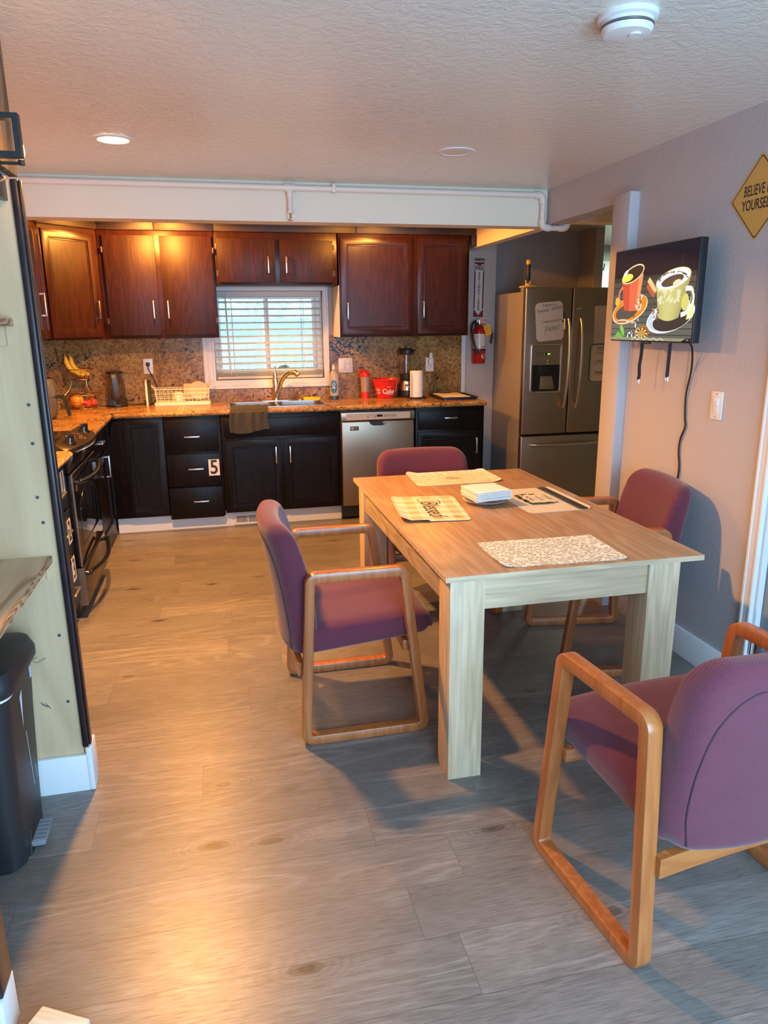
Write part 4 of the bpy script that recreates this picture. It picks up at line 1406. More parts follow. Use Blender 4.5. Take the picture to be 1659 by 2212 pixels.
obj('handle', bow_handle(0.247, 0.014, 0.040), M['black_gloss'], wd_)
obj('base', MB().bx(-0.365, 0.365, 0.0, 0.55, 0.012, 0.05), M['black'], t)
for x in (-0.33, 0.33):
    obj('foot', MB().cyl((x, 0.02, 0), (x, 0.02, 0.014), 0.018, seg=14).cyl((x, 0.5, 0), (x, 0.5, 0.014), 0.018, seg=14), M['black'], t)

# ------------------------------------------------------------------ fridge
INK = (0.02, 0.02, 0.022)
t = thing('refrigerator', 'stainless steel french door refrigerator with ice dispenser beside the extinguisher wall', 'refrigerator', (2.79, 5.5, 0), 0.0)
ST = M['stainless_dark']
obj('body', MB().bx(-0.385, 0.385, 0.066, 0.665, 0.03, 1.755, 0.006), M['fridge_side'], t)
for x in (-0.38, 0.28):
    obj('hinge_cover', MB().bx(x, x + 0.10, 0.062, 0.14, 1.756, 1.786, 0.006), M['fridge_side'], t)
dl_ = obj('left_door', MB().bx(-0.390, 0.005, 0.0, 0.060, 0.628, 1.785, 0.010, 3), ST, t)
dr_ = obj('right_door', MB().bx(0.013, 0.390, 0.0, 0.060, 0.628, 1.785, 0.010, 3), ST, t)
fz = obj('freezer_drawer', MB().bx(-0.390, 0.390, 0.0, 0.060, 0.060, 0.614, 0.010, 3), ST, t)
obj('gasket', MB().bx(-0.38, 0.38, 0.060, 0.066, 0.06, 1.77), M['black'], t)
obj('toe_grille', MB().bx(-0.37, 0.37, 0.04, 0.08, 0.006, 0.055), M['black'], t)
def fr_handle(x, z0, z1, horiz=False):
    pts = []
    for k in range(17):
        a = k / 16
        out = -0.012 - 0.052 * math.sin(PI * min(1, a * 1.0)) ** 0.55
        q = z0 + (z1 - z0) * a
        pts.append((q, out, x) if horiz else (x - 0.006 * math.cos(PI * a), out, q))
    return MB().tube(catmull(pts, 3), 0.0125, 12)
obj('handle', fr_handle(-0.030, 0.842, 1.545), M['nickel'], dl_)
obj('handle', fr_handle(0.078, 0.840, 1.545), M['nickel'], dr_)
obj('handle', fr_handle(0.545, -0.315, 0.315, True), M['nickel'], fz)
obj('badge', MB().bx(0.048, 0.086, -0.003, 0.0, 1.619, 1.630, 0.001), M['chrome'], dr_)
# dispenser in the left door
dx, dz = -0.200, 1.160
dp = obj('dispenser', MB().ring(rrect(0.275, 0.395, 0.026, 6, dx, dz), rrect(0.238, 0.358, 0.012, 6, dx, dz), -0.016, 0.0, 'xz', 0.006), M['nickel'], dl_)
obj('dispenser_panel', MB().bx(dx - 0.119, dx + 0.119, -0.008, -0.0005, dz + 0.028, dz + 0.179), M['stainless_dark'], dp)
obj('dispenser_recess', MB().bx(dx - 0.119, dx + 0.119, -0.004, -0.0005, dz - 0.179, dz + 0.028), M['black_gloss'], dp)
obj('paddle', MB().prism([(dx - 0.050, dz - 0.165), (dx + 0.080, dz - 0.165), (dx + 0.055, dz - 0.060), (dx - 0.045, dz - 0.060)], -0.010, -0.0041, 'xz', 0.002), M['stainless_dark'], dp)
obj('nozzle', MB().prism([(dx - 0.075, dz + 0.02), (dx + 0.065, dz + 0.02), (dx + 0.055, dz - 0.055), (dx - 0.065, dz - 0.055)], -0.014, -0.0041, 'xz', 0.004), M['black'], dp)
fl = Flat()
fl.rect(-0.045, 0.105, 0.035, 0.122, (0.004, 0.004, 0.006))
flat_obj('display_window', fl, M['print_gloss'], dp, (dx, -0.0082, dz), '-Y')
fl = Flat()
fl.z = 0.0004
fl.rect(0.008, 0.108, 0.018, 0.119, (0.45, 0.9, 0.05)).rect(0.021, 0.108, 0.031, 0.119, (0.45, 0.9, 0.05))
fl.rect(-0.036, 0.112, -0.030, 0.115, (0.7, 0.8, 0.8)).rect(-0.018, 0.109, -0.016, 0.118, (0.7, 0.8, 0.8))
fl.ell(0.012, 0.063, 0.002, 0.002, (0.9, 0.9, 0.9), 8).ell(0.012, 0.038, 0.002, 0.002, (0.9, 0.9, 0.9), 8)
flat_obj('display_digits', fl, M['display'], dp, (dx, -0.0082, dz), '-Y')
fl = Flat()
for r_ in range(2):
    for k in range(6):
        fl.rect(-0.085 + k * 0.028, 0.058 - r_ * 0.016, -0.070 + k * 0.028, 0.060 - r_ * 0.016, (0.03, 0.03, 0.03))
fl.rect(-0.095, 0.108, -0.065, 0.111, (0.04, 0.04, 0.04)).rect(-0.095, 0.122, -0.065, 0.125, (0.04, 0.04, 0.04))
flat_obj('panel_print', fl, M['print'], dp, (dx, -0.0082, dz), '-Y')

# what hangs on the fridge
t = thing('whiteboard', 'white dry-erase board on the left fridge door with staff on duty note', 'whiteboard', (2.607, 5.497, 1.526))
fl = Flat().plate(rrect(0.232, 0.298, 0.034, 6), 0.0025, (0.62, 0.60, 0.57))
fl.text('TODAY IS:', 0.000, 0.123, 0.026, INK, shear=0.2)
fl.stroke([(-0.104, 0.080), (-0.098, 0.094), (-0.088, 0.096), (-0.098, 0.086), (-0.090, 0.076), (-0.100, 0.074)], 0.0022, INK)
fl.text('atuaday', -0.046, 0.088, 0.028, INK, shear=0.45, rot=0.05)
fl.text('05/02/2', 0.060, 0.098, 0.028, INK, shear=0.35, rot=0.12)
fl.text('STAFF ON DUTY', 0.022, 0.000, 0.022, INK, shear=0.3, rot=0.05)
P1 = [(-0.050, -0.100), (-0.035, -0.045), (-0.042, -0.040), (-0.020, -0.038), (-0.012, -0.055), (-0.035, -0.068)]
fl.stroke(P1, 0.0022, INK)
fl.stroke([(-0.010, -0.066), (0.006, -0.058), (0.004, -0.048), (-0.006, -0.060), (0.004, -0.074), (0.018, -0.064)], 0.0022, INK)
fl.stroke([(0.030, -0.034), (0.022, -0.066), (0.030, -0.070), (0.036, -0.060)], 0.0022, INK).stroke([(0.016, -0.048), (0.040, -0.044)], 0.0022, INK)
fl.stroke([(0.040, -0.060), (0.054, -0.050), (0.050, -0.042), (0.042, -0.056), (0.052, -0.068), (0.066, -0.056)], 0.0022, INK)
fl.stroke([(0.070, -0.062), (0.074, -0.038), (0.078, -0.042), (0.092, -0.030)], 0.0022, INK)
flat_obj('board', fl, M['print_gloss'], t, (0, 0, 0), '-Y', 0.085)
k = obj('marker', MB().cyl((0.128, -0.008, -0.06), (0.124, -0.008, 0.02), 0.006, seg=12), M['white'], t)
obj('marker_cap', MB().cyl((0.124, -0.008, 0.02), (0.121, -0.008, 0.062), 0.0066, seg=12).bx(0.106, 0.122, -0.006, 0.0, -0.006, 0.006), M['black'], k)
t = thing('whiteboard', 'white meal board on the right fridge door below the sheet of paper', 'whiteboard', (3.068, 5.497, 1.192))
fl = Flat().plate(rrect(0.180, 0.292, 0.03, 6), 0.0025, (0.60, 0.58, 0.55))
fl.text('BREAK', 0.008, 0.118, 0.028, INK, shear=0.25).stroke([(-0.04, 0.100), (0.05, 0.104)], 0.002, INK, 0)
fl.text('# Cereal', 0.0, 0.078, 0.026, INK, shear=0.35)
fl.text('LUNCH', 0.0, 0.012, 0.030, INK, shear=0.25).stroke([(-0.055, -0.008), (0.05, -0.004)], 0.002, INK, 0)
fl.text('DINNER', 0.005, -0.074, 0.028, INK, shear=0.25).stroke([(-0.055, -0.094), (0.05, -0.090)], 0.002, INK, 0)
flat_obj('board', fl, M['print_gloss'], t, (0, 0, 0), '-Y', 0.0)
obj('board_edge', MB().ring(rrect(0.188, 0.300, 0.034, 6), rrect(0.180, 0.292, 0.03, 6), -0.002, 0.0025, 'xz'), M['black'], t)
fl = Flat().plate([(-0.088, -0.146), (0.088, -0.146), (0.088, 0.146), (-0.088, 0.146)], 0.0008, (0.56, 0.54, 0.52))
for k in range(14):
    fl.rect(-0.065, 0.115 - k * 0.017, -0.065 + 0.02 + 0.09 * ((k * 37) % 10) / 10, 0.117 - k * 0.017, (0.36, 0.35, 0.34), up=(k == 0))
tag(flat_obj('paper_sheet', fl, M['print_paper'], None, (3.086, 5.4985, 1.497), '-Y', 0.02), 'printed sheet of paper on the right fridge door', 'paper')
t = thing('hand_tool', 'black handled tool with yellow cap standing on top of the fridge', 'tool', (2.455, 5.60, 1.787))
obj('board', MB().bx(-0.05, 0.06, -0.04, 0.06, 0.0, 0.014, 0.003), M['tan'], t)
obj('foot', MB().cyl((0, 0, 0.014), (0, 0, 0.030), 0.026, 0.020).tube([(-0.016, 0, 0.02), (-0.02, 0, 0.05), (0.0, 0, 0.062)], 0.006).tube([(0.016, 0, 0.02), (0.018, 0, 0.05), (0.0, 0, 0.062)], 0.006), M['tool_yellow'], t)
obj('grip', MB().lathe([(0, 0.05), (0.013, 0.05), (0.017, 0.06), (0.018, 0.10), (0.016, 0.13), (0.018, 0.16), (0.018, 0.175), (0, 0.175)], seg=20), M['black'], t)
obj('cap', MB().lathe([(0, 0.175), (0.0185, 0.175), (0.0185, 0.203), (0.015, 0.208), (0, 0.208)], seg=20), M['tool_yellow'], t)

# ------------------------------------------------------------------ fire extinguisher and its sign
t = thing('fire_extinguisher', 'red fire extinguisher hanging on the wall beside the fridge', 'fire extinguisher', (2.242, 6.105, 1.178))
cyl_ = obj('cylinder', MB().lathe([(0, 0), (0.052, 0), (0.056, 0.006), (0.056, 0.262), (0.050, 0.290), (0.030, 0.315), (0.018, 0.322), (0.018, 0.335), (0, 0.335)], seg=36), M['red_paint'], t)
m = Flat()
def wrap(r, z0):
    def fn(p):
        a = p.x / r
        return ((r + p.z) * math.sin(a), z0 + p.y, (r + p.z) * math.cos(a))
    return fn
fl = Flat(0.0002)
fl.z = 0.0003
for k in range(24):
    fl.rect(-0.075 + k * 0.00625, -0.058, -0.075 + (k + 1) * 0.00625, 0.066, (0.70, 0.66, 0.58), up=(k == 0))
rn = random.Random(4)
for k in range(13):
    for j in range(5):
        x = -0.062 + j * 0.027
        fl.rect(x, 0.052 - k * 0.0085, x + 0.006 + 0.014 * rn.random(), 0.055 - k * 0.0085, (0.12, 0.10, 0.09), up=(k + j == 0))
for k in range(4):
    fl.rect(-0.020, 0.045 - k * 0.022, -0.012, 0.053 - k * 0.022, (0.45, 0.03, 0.03), up=(k == 0))
for k in range(3):
    fl.ell(0.012 + k * 0.018, -0.044, 0.006, 0.006, (0.04, 0.04, 0.04), 12, up=(k == 0))
flat_obj('label', fl, M['print_gloss'], cyl_, (0, 0, 0.185), '-Y', fn=wrap(0.0562, 0.0), label='cream instruction label with small print')
fl = Flat(0.0002)
fl.z = 0.0003
fl.ell(0.022, 0, 0.020, 0.017, (0.75, 0.66, 0.62), 20)
fl.poly([(0.012, 0.002), (0.017, 0.010), (0.019, -0.002)], (0.42, 0.02, 0.02)).poly([(0.018, -0.008), (0.022, 0.004), (0.027, -0.008)], (0.42, 0.02, 0.02)).poly([(0.026, 0.0), (0.030, 0.010), (0.033, 0.001)], (0.42, 0.02, 0.02))
fl.rect(0.008, -0.024, 0.036, -0.021, (0.75, 0.66, 0.62))
flat_obj('emblem', fl, M['print_gloss'], cyl_, (0, 0, 0.065), '-Y', fn=wrap(0.0562, 0.0), label='white oval emblem')
obj('band', MB().lathe([(0.0565, 0.110), (0.0585, 0.111), (0.0585, 0.124), (0.0565, 0.125)], seg=36), M['black'], t)
obj('valve', MB().cyl((0, 0, 0.335), (0, 0, 0.368), 0.016).bx(-0.030, 0.022, -0.012, 0.012, 0.345, 0.372, 0.003), M['nickel'], t)
obj('lever', MB().tube([(0.0, 0, 0.372), (0.03, 0, 0.382), (0.085, 0, 0.384), (0.098, 0, 0.380)], 0.005, flat=(0.016, 0.006)), M['nickel'], t)
obj('lever', MB().tube([(0.0, 0, 0.352), (0.04, 0, 0.345), (0.085, 0, 0.325), (0.10, 0, 0.312)], 0.005, flat=(0.016, 0.006)), M['nickel'], t)
obj('gauge', MB().cyl((0.016, -0.012, 0.352), (0.016, -0.024, 0.352), 0.013, seg=20), M['copper'], t)
obj('hose', MB().tube(catmull([(-0.026, -0.004, 0.358), (-0.060, -0.012, 0.345), (-0.080, -0.025, 0.29), (-0.074, -0.045, 0.22), (-0.058, -0.056, 0.155), (-0.047, -0.060, 0.125)], 8), 0.009, 12), M['cord'], t)
obj('nozzle', MB().cyl((-0.050, -0.060, 0.132), (-0.035, -0.063, 0.082), 0.010, 0.016), M['black'], t)
obj('wall_bracket', MB().bx(-0.02, 0.02, 0.057, 0.0745, 0.10, 0.36), M['black_metal'], t)
fl = Flat().plate([(-0.026, -0.045), (0.026, -0.045), (0.026, 0.045), (-0.026, 0.045)], 0.0006, (0.85, 0.48, 0.02))
for k in range(5):
    fl.rect(-0.018, 0.028 - k * 0.014, 0.004 + 0.004 * (k * 7 % 4), 0.031 - k * 0.014, (0.35, 0.12, 0.02), up=(k == 0))
flat_obj('inspection_tag', fl, M['print'], t, (0.056, -0.050, 0.282), '-Y', 0.32, label='yellow inspection tag')
obj('warning_card', MB().box((0.112, -0.01, 0.215), (0.0012, 0.05, 0.10), Matrix.Rotation(0.4, 3, 'X')), plain('grey_card', (0.16, 0.14, 0.14), 0.7), t)

MAROON, CREAM = (0.16, 0.012, 0.016), (0.66, 0.63, 0.58)
fl = Flat().plate([(-0.052, -0.240), (0.052, -0.240), (0.052, 0.222), (-0.052, 0.222)], 0.0015, CREAM)
fl.rect(-0.046, -0.236, 0.046, 0.217, MAROON)
fl.poly([(-0.040, 0.205), (0, 0.188), (0.040, 0.205), (0.040, 0.150), (0.033, 0.130), (0.033, -0.166), (0.044, -0.166), (0.0, -0.222), (-0.044, -0.166), (-0.033, -0.166), (-0.033, 0.130), (-0.040, 0.150)], CREAM)
fl.text('FIRE', 0, 0.168, 0.052, INK, bold=0.0012, sx=0.74)
for k, ch in enumerate('EXTINGUISHER'):
    fl.text(ch, 0, 0.122 - k * 0.0265, 0.032, MAROON if False else (0.05, 0.01, 0.012), bold=0.0008, sx=0.9)
fl.rect(-0.046, 0.228, 0.046, 0.240, MAROON).rect(-0.044, 0.242, 0.040, 0.248, MAROON)
for x0 in (-0.030, 0.006, 0.022):
    fl.rect(x0, 0.231, x0 + 0.006, 0.237, CREAM)
tag(flat_obj('fire_extinguisher_sign', fl, M['print'], None, (2.256, YB - 0.002, 1.806), '-Y', -0.012), 'tall fire extinguisher sign with a downward arrow', 'sign')

# ------------------------------------------------------------------ cover plates
def outlet(x, z, label, plugged=False, cat='outlet', name='wall_outlet'):
    t = thing(name, label, cat, (x, YB - 0.0225, z))
    obj('cover_plate', MB().prism(rrect(0.072, 0.118, 0.004, 3), -0.006, 0.0, 'xz', 0.002), M['plate_white'], t)
    for s_ in (-1, 1):
        r_ = obj('receptacle', MB().prism(rrect(0.034, 0.030, 0.010, 4, 0, s_ * 0.021), -0.0085, -0.0055, 'xz', 0.001), M['plate_white'], t)
        obj('slot', MB().bx(-0.009, -0.006, -0.0092, -0.0082, s_ * 0.021 - 0.003, s_ * 0.021 + 0.007).bx(0.006, 0.009, -0.0092, -0.0082, s_ * 0.021 - 0.003, s_ * 0.021 + 0.007).cyl((0, -0.0092, s_ * 0.021 - 0.009), (0, -0.0082, s_ * 0.021 - 0.009), 0.0025, seg=10), M['black'], r_)
    return t
outlet(-0.522, 1.213, 'white outlet on the granite behind the dish rack, with a black plug in it')
t = thing('power_cord', 'black kettle cord plugged into the outlet behind the dish rack', 'cord', (-0.522, 6.1485, 1.232))
obj('plug', MB().bx(-0.014, 0.014, -0.030, -0.0015, -0.016, 0.012, 0.004), M['cord'], t)
obj('cord', MB().tube(catmull([(0, -0.026, -0.012), (0.006, -0.030, -0.05), (0.024, -0.012, -0.09), (0.045, -0.0085, -0.15), (0.06, -0.0085, -0.23), (0.030, -0.0085, -0.295), (-0.012, -0.012, -0.3115), (-0.075, -0.030, -0.3115), (-0.105, -0.045, -0.3115), (-0.155, -0.070, -0.3115)], 8), 0.0036, 8), M['cord'], t)
t = outlet(1.812, 1.176, 'white outlet on the granite near the fridge, with a plug-in freshener')
fr = thing('air_freshener', 'small white plug-in air freshener in the outlet above the baking tray', 'air freshener', (1.815, 6.1485, 1.197))
obj('body', MB().bx(-0.020, 0.020, -0.034, -0.001, -0.022, 0.030, 0.008), M['plate_white'], fr)
obj('refill', MB().lathe([(0, 0.030), (0.014, 0.030), (0.016, 0.05), (0.015, 0.072), (0.009, 0.082), (0, 0.083)], (0, -0.018, 0), 18), M['plate_white'], fr)
t = thing('switch_plate', 'white double plate with a rocker switch and outlet right of the window', 'switch', (1.073, YB - 0.0225, 1.185))
obj('cover_plate', MB().prism(rrect(0.120, 0.120, 0.004, 3), -0.006, 0.0, 'xz', 0.002), M['plate_white'], t)
obj('rocker', MB().prism(rrect(0.033, 0.068, 0.002, 2, -0.024, 0), -0.010, -0.0055, 'xz', 0.002), M['white'], t)
for s_ in (-1, 1):
    r_ = obj('receptacle', MB().prism(rrect(0.034, 0.030, 0.010, 4, 0.026, s_ * 0.020), -0.0085, -0.0055, 'xz', 0.001), M['white'], t)
    obj('slot', MB().bx(0.017, 0.020, -0.0092, -0.0082, s_ * 0.02 - 0.003, s_ * 0.02 + 0.007).bx(0.032, 0.035, -0.0092, -0.0082, s_ * 0.02 - 0.003, s_ * 0.02 + 0.007).cyl((0.026, -0.0092, s_ * 0.02 - 0.009), (0.026, -0.0082, s_ * 0.02 - 0.009), 0.0025, seg=10), M['black'], r_)
t = thing('light_switch', 'white rocker light switch on the right wall below the television', 'switch', (XR, 2.668, 1.174), -PI / 2)
obj('cover_plate', MB().prism(rrect(0.073, 0.118, 0.004, 3), -0.006, -0.0003, 'xz', 0.002), M['plate_white'], t)
obj('rocker', MB().prism([(-0.017, -0.034), (0.017, -0.034), (0.017, 0.034), (-0.017, 0.034)], -0.0085, -0.0055, 'xz', 0.001).prism([(-0.016, 0.0), (0.016, 0.0), (0.016, 0.033), (-0.016, 0.033)], -0.0125, -0.0085, 'xz', 0.0015), M['white'], t)
obj('screw', MB().cyl((0, -0.0067, 0.048), (0, -0.0057, 0.048), 0.003, seg=10).cyl((0, -0.0067, -0.048), (0, -0.0057, -0.048), 0.003, seg=10), M['nickel'], t)

# ------------------------------------------------------------------ television
TW, TH = 0.648, 0.418
t = thing('television', 'black flat television on the right wall showing two coffee mugs', 'television', (1.93, 3.045, 1.637), -PI / 2)
obj('case', MB().bx(-TW / 2, TW / 2, 0.0, 0.036, -TH / 2, TH / 2, 0.003).bx(-TW / 2 + 0.06, TW / 2 - 0.06, 0.036, 0.054, -TH / 2 + 0.02, 0.02, 0.006), M['black'], t)
obj('wall_mount', MB().bx(-0.10, 0.10, 0.0545, 0.066, -0.12, 0.12, 0.002).bx(-0.03, 0.03, 0.066, 0.1125, -0.04, 0.04).bx(-0.12, 0.12, 0.10, 0.1125, -0.15, 0.15), M['black_metal'], t)
obj('sensor', MB().bx(-0.055, 0.0, 0.004, 0.022, -TH / 2 - 0.010, -TH / 2, 0.002), M['black'], t)
fl = Flat(0.00001)
w2, h2_ = TW / 2 - 0.006, TH / 2 - 0.006
def uv(u, v):
    return ((u * 2 - 1) * w2, (v * 2 - 1) * h2_)
def E(u, v, ru, rv, col, rot=0.0, n=32, a0=0.0, a1=2 * PI):
    x, y = uv(u, v)
    fl.ell(x, y, ru * 2 * w2, rv * 2 * h2_, col, n, rot, a0, a1)
def Pg(pts, col):
    fl.poly([uv(*p) for p in pts], col)
def S(pts, w_, col, sm=6):
    fl.stroke([uv(*p) for p in pts], w_, col, sm)
DK, PLK = (0.006, 0.007, 0.016), (0.115, 0.110, 0.090)
fl.rect(-w2, -h2_, w2, h2_, DK)
for k in range(10):                                       # grey boards of the pictured table
    v0, v1 = k * 0.066, (k + 1) * 0.066 - 0.006
    f_ = 0.85 + 0.3 * ((k * 7) % 5) / 5
    Pg([(0, v0), (1, v0), (1, v1), (0, v1)], tuple(c * f_ * (1.15 - 0.06 * k) for c in PLK))
Pg([(0, 0.655), (1, 0.655), (1, 0.70), (0, 0.70)], (0.035, 0.035, 0.033))
S([(0.86, 0.72), (0.84, 0.80), (0.86, 0.88)], 0.004, (0.035, 0.03, 0.035))
# orange mug and saucer
E(0.235, 0.345, 0.240, 0.150, (0.85, 0.62, 0.40), 0.22)
E(0.235, 0.352, 0.228, 0.140, (0.72, 0.235, 0.015), 0.22)
E(0.195, 0.315, 0.150, 0.085, (0.10, 0.07, 0.05), 0.15)
for a, b, c in ((0.10, 0.40, (0.60, 0.075, 0.035)), (0.40, 0.75, (0.72, 0.14, 0.06)), (0.75, 0.9, (0.80, 0.28, 0.10))):
    l0, l1 = 0.105 + 0.285 * (a - 0.1) / 0.8, 0.105 + 0.285 * (b - 0.1) / 0.8
    m0, m1 = 0.160 + 0.190 * (a - 0.1) / 0.8, 0.160 + 0.190 * (b - 0.1) / 0.8
    s0, s1 = 0.690 + 0.05 * (a - .1), 0.690 + 0.05 * (b - .1)
    Pg([(m0, 0.345 - 0.02 * math.sin(PI * a)), (m1, 0.345 - 0.02 * math.sin(PI * b)), (l1, s1), (l0, s0)], c)
E(0.250, 0.735, 0.150, 0.088, (0.90, 0.66, 0.36), 0.26)
E(0.252, 0.735, 0.135, 0.074, (0.035, 0.022, 0.016), 0.26)
E(0.180, 0.700, 0.075, 0.042, (0.85, 0.75, 0.10), 0.1)
E(0.155, 0.755, 0.035, 0.022, (0.75, 0.78, 0.85), 0.5)
S([(0.125, 0.60), (0.085, 0.55), (0.080, 0.47), (0.125, 0.42)], 0.012, (0.72, 0.22, 0.10))
E(0.06, 0.44, 0.03, 0.05, (0.85, 0.45, 0.03), 0.4)
rn = random.Random(2)
for k in range(26):
    E(0.32 + 0.07 * rn.random(), 0.33 + 0.16 * rn.random(), 0.012, 0.014, rn.choice([(0.85, 0.80, 0.72), (0.20, 0.11, 0.06), (0.7, 0.55, 0.40)]), rn.random() * 3, 10)
S([(0.46, 0.66), (0.52, 0.58), (0.56, 0.52)], 0.024, (0.80, 0.52, 0.22))
S([(0.45, 0.60), (0.50, 0.53), (0.55, 0.48)], 0.022, (0.50, 0.10, 0.04))
# white saucer and pale mug
E(0.745, 0.255, 0.275, 0.160, (0.82, 0.83, 0.82), 0.18)
E(0.745, 0.262, 0.262, 0.148, (0.52, 0.60, 0.70), 0.18)
E(0.765, 0.225, 0.215, 0.115, (0.045, 0.035, 0.03), 0.15)
Pg([(0.93, 0.22), (1.0, 0.25), (1.0, 0.48), (0.95, 0.40)], (0.80, 0.80, 0.35))
for k in range(8):
    a, b = k / 8, (k + 1) / 8
    sh = 0.60 + 0.55 * math.sin(PI * (0.15 + 0.8 * (a + b) / 2))
    l0, l1 = 0.560 + 0.385 * a, 0.560 + 0.385 * b
    m0, m1 = 0.610 + 0.235 * a, 0.610 + 0.235 * b
    Pg([(m0, 0.245 - 0.035 * math.sin(PI * a)), (m1, 0.245 - 0.035 * math.sin(PI * b)), (l1, 0.600 + 0.06 * b), (l0, 0.600 + 0.06 * a)], (0.50 * sh, 0.46 * sh, 0.17 * sh))
for k in range(34):
    E(0.60 + 0.24 * rn.random(), 0.40 + 0.15 * rn.random(), 0.022 * rn.random() + 0.006, 0.018, (0.70, 0.66, 0.40), rn.random(), 10)
E(0.750, 0.640, 0.196, 0.100, (0.85, 0.72, 0.42), 0.16)
E(0.750, 0.640, 0.184, 0.090, (0.74, 0.76, 0.80), 0.16)
E(0.745, 0.622, 0.125, 0.052, (0.10, 0.06, 0.04), 0.16)
for k in range(60):
    a = rn.random() * PI * 1.1 - 0.1
    E(0.75 + 0.165 * math.cos(a) * (0.85 + .15 * rn.random()), 0.64 + 0.078 * math.sin(a) * (0.8 + 0.2 * rn.random()), 0.006, 0.007, (0.12, 0.08, 0.06), 0, 8)
E(0.80, 0.600, 0.045, 0.028, (0.80, 0.68, 0.45), 0.2)
S([(0.90, 0.53), (0.965, 0.52), (0.975, 0.40), (0.93, 0.30), (0.87, 0.27)], 0.020, (0.80, 0.79, 0.70))
S([(0.955, 0.50), (0.975, 0.44), (0.965, 0.38)], 0.010, (0.16, 0.14, 0.12))
E(0.905, 0.40, 0.04, 0.085, (0.62, 0.58, 0.14), -0.1)
for k in range(14):
    E(0.55 + 0.06 * rn.random(), 0.22 + 0.12 * rn.random(), 0.02, 0.013, rn.choice([(0.10, 0.06, 0.04), (0.75, 0.72, 0.70), (0.25, 0.14, 0.08)]), rn.random() * 3, 10)
# citrus slice, spice, leaf
E(0.425, 0.085, 0.095, 0.080, (0.42, 0.14, 0.04), 0.1)
E(0.425, 0.080, 0.080, 0.064, (0.22, 0.09, 0.04), 0.1)
for k in range(9):
    a = k * 2 * PI / 9
    Pg([(0.42, 0.075), (0.42 + 0.075 * math.cos(a - 0.14), 0.075 + 0.062 * math.sin(a - 0.14)), (0.42 + 0.075 * math.cos(a + 0.14), 0.075 + 0.062 * math.sin(a + 0.14))], (0.90, 0.62, 0.12))
S([(0.08, 0.215), (0.18, 0.225), (0.34, 0.19)], 0.010, (0.68, 0.50, 0.28))
S([(0.08, 0.205), (0.20, 0.205)], 0.008, (0.45, 0.09, 0.04))
Pg([(0.05, 0.03), (0.10, 0.10), (0.16, 0.055), (0.19, 0.02), (0.12, 0.02)], (0.16, 0.42, 0.04))
Pg([(0.12, 0.14), (0.14, 0.185), (0.18, 0.13), (0.195, 0.04), (0.155, 0.07)], (0.22, 0.50, 0.07))
for k in range(26):
    E(0.22 + 0.17 * rn.random(), 0.02 + 0.2 * rn.random() * rn.random() * 1.6, 0.012, 0.010, rn.choice([(0.80, 0.80, 0.84), (0.05, 0.05, 0.06), (0.55, 0.58, 0.62)]), rn.random() * 3, 10)
Pg([(0, 0), (0.92, 0), (0.97, 0.032), (0, 0.032)], (0.26, 0.26, 0.15))
for k in range(5):
    S([(0.30 + k * 0.08, 0.004), (0.34 + k * 0.08, 0.028), (0.38 + k * 0.08, 0.006)], 0.004, (0.60, 0.60, 0.55))
Pg([(0.90, 0.0), (1.0, 0.0), (1.0, 0.034), (0.95, 0.034)], (0.006, 0.006, 0.008))
fl.text('HDR', *uv(0.965, 0.016), 0.010, (0.4, 0.4, 0.4))
flat_obj('screen', fl, M['screen'], t, (0, -0.0006, 0), '-Y', label='lit screen with an orange mug and a pale mug of coffee')

t = thing('hanging_strap', 'black strap hanging below the television, the longer one near the post', 'strap', (1.962, 3.135, 1.425))
obj('webbing', MB().tube(catmull([(0, 0, 0.0), (0.0, 0.002, -0.06), (0.0, 0.010, -0.11), (0, 0.006, -0.15), (0.0, 0.010, -0.175)], 5), 0.004, flat=(0.003, 0.016)), M['cord'], t)
obj('buckle', MB().tube([(0, 0.004, -0.173), (0, 0.002, -0.19), (0, 0.018, -0.19), (0, 0.016, -0.173)], 0.0025, 6, closed=True), M['nickel'], t)
t = thing('hanging_strap', 'black strap hanging straight below the middle of the television', 'strap', (1.962, 2.915, 1.425))
obj('webbing', MB().tube([(0, 0, 0.0), (0, 0.002, -0.08), (0, 0.004, -0.150)], 0.004, flat=(0.003, 0.016)), M['cord'], t)
obj('buckle', MB().tube([(0, -0.004, -0.148), (0, -0.005, -0.165), (0, 0.012, -0.165), (0, 0.011, -0.148)], 0.0025, 6, closed=True), M['nickel'], t)
cp = [(1.975, 2.800, 1.432), (2.000, 2.810, 1.40), (2.030, 2.845, 1.31), (2.035, 2.874, 1.20), (2.036, 2.868, 1.10), (2.036, 2.860, 1.06), (2.036, 2.886, 1.0), (2.036, 2.890, 0.94), (2.036, 2.876, 0.87), (2.036, 2.884, 0.78), (2.036, 2.90, 0.60), (2.036, 2.90, 0.42)]
tag(obj('power_cord', MB().tube(catmull(cp, 6), 0.0042, 8), M['cord']), 'black television cord running down the right wall', 'cord')

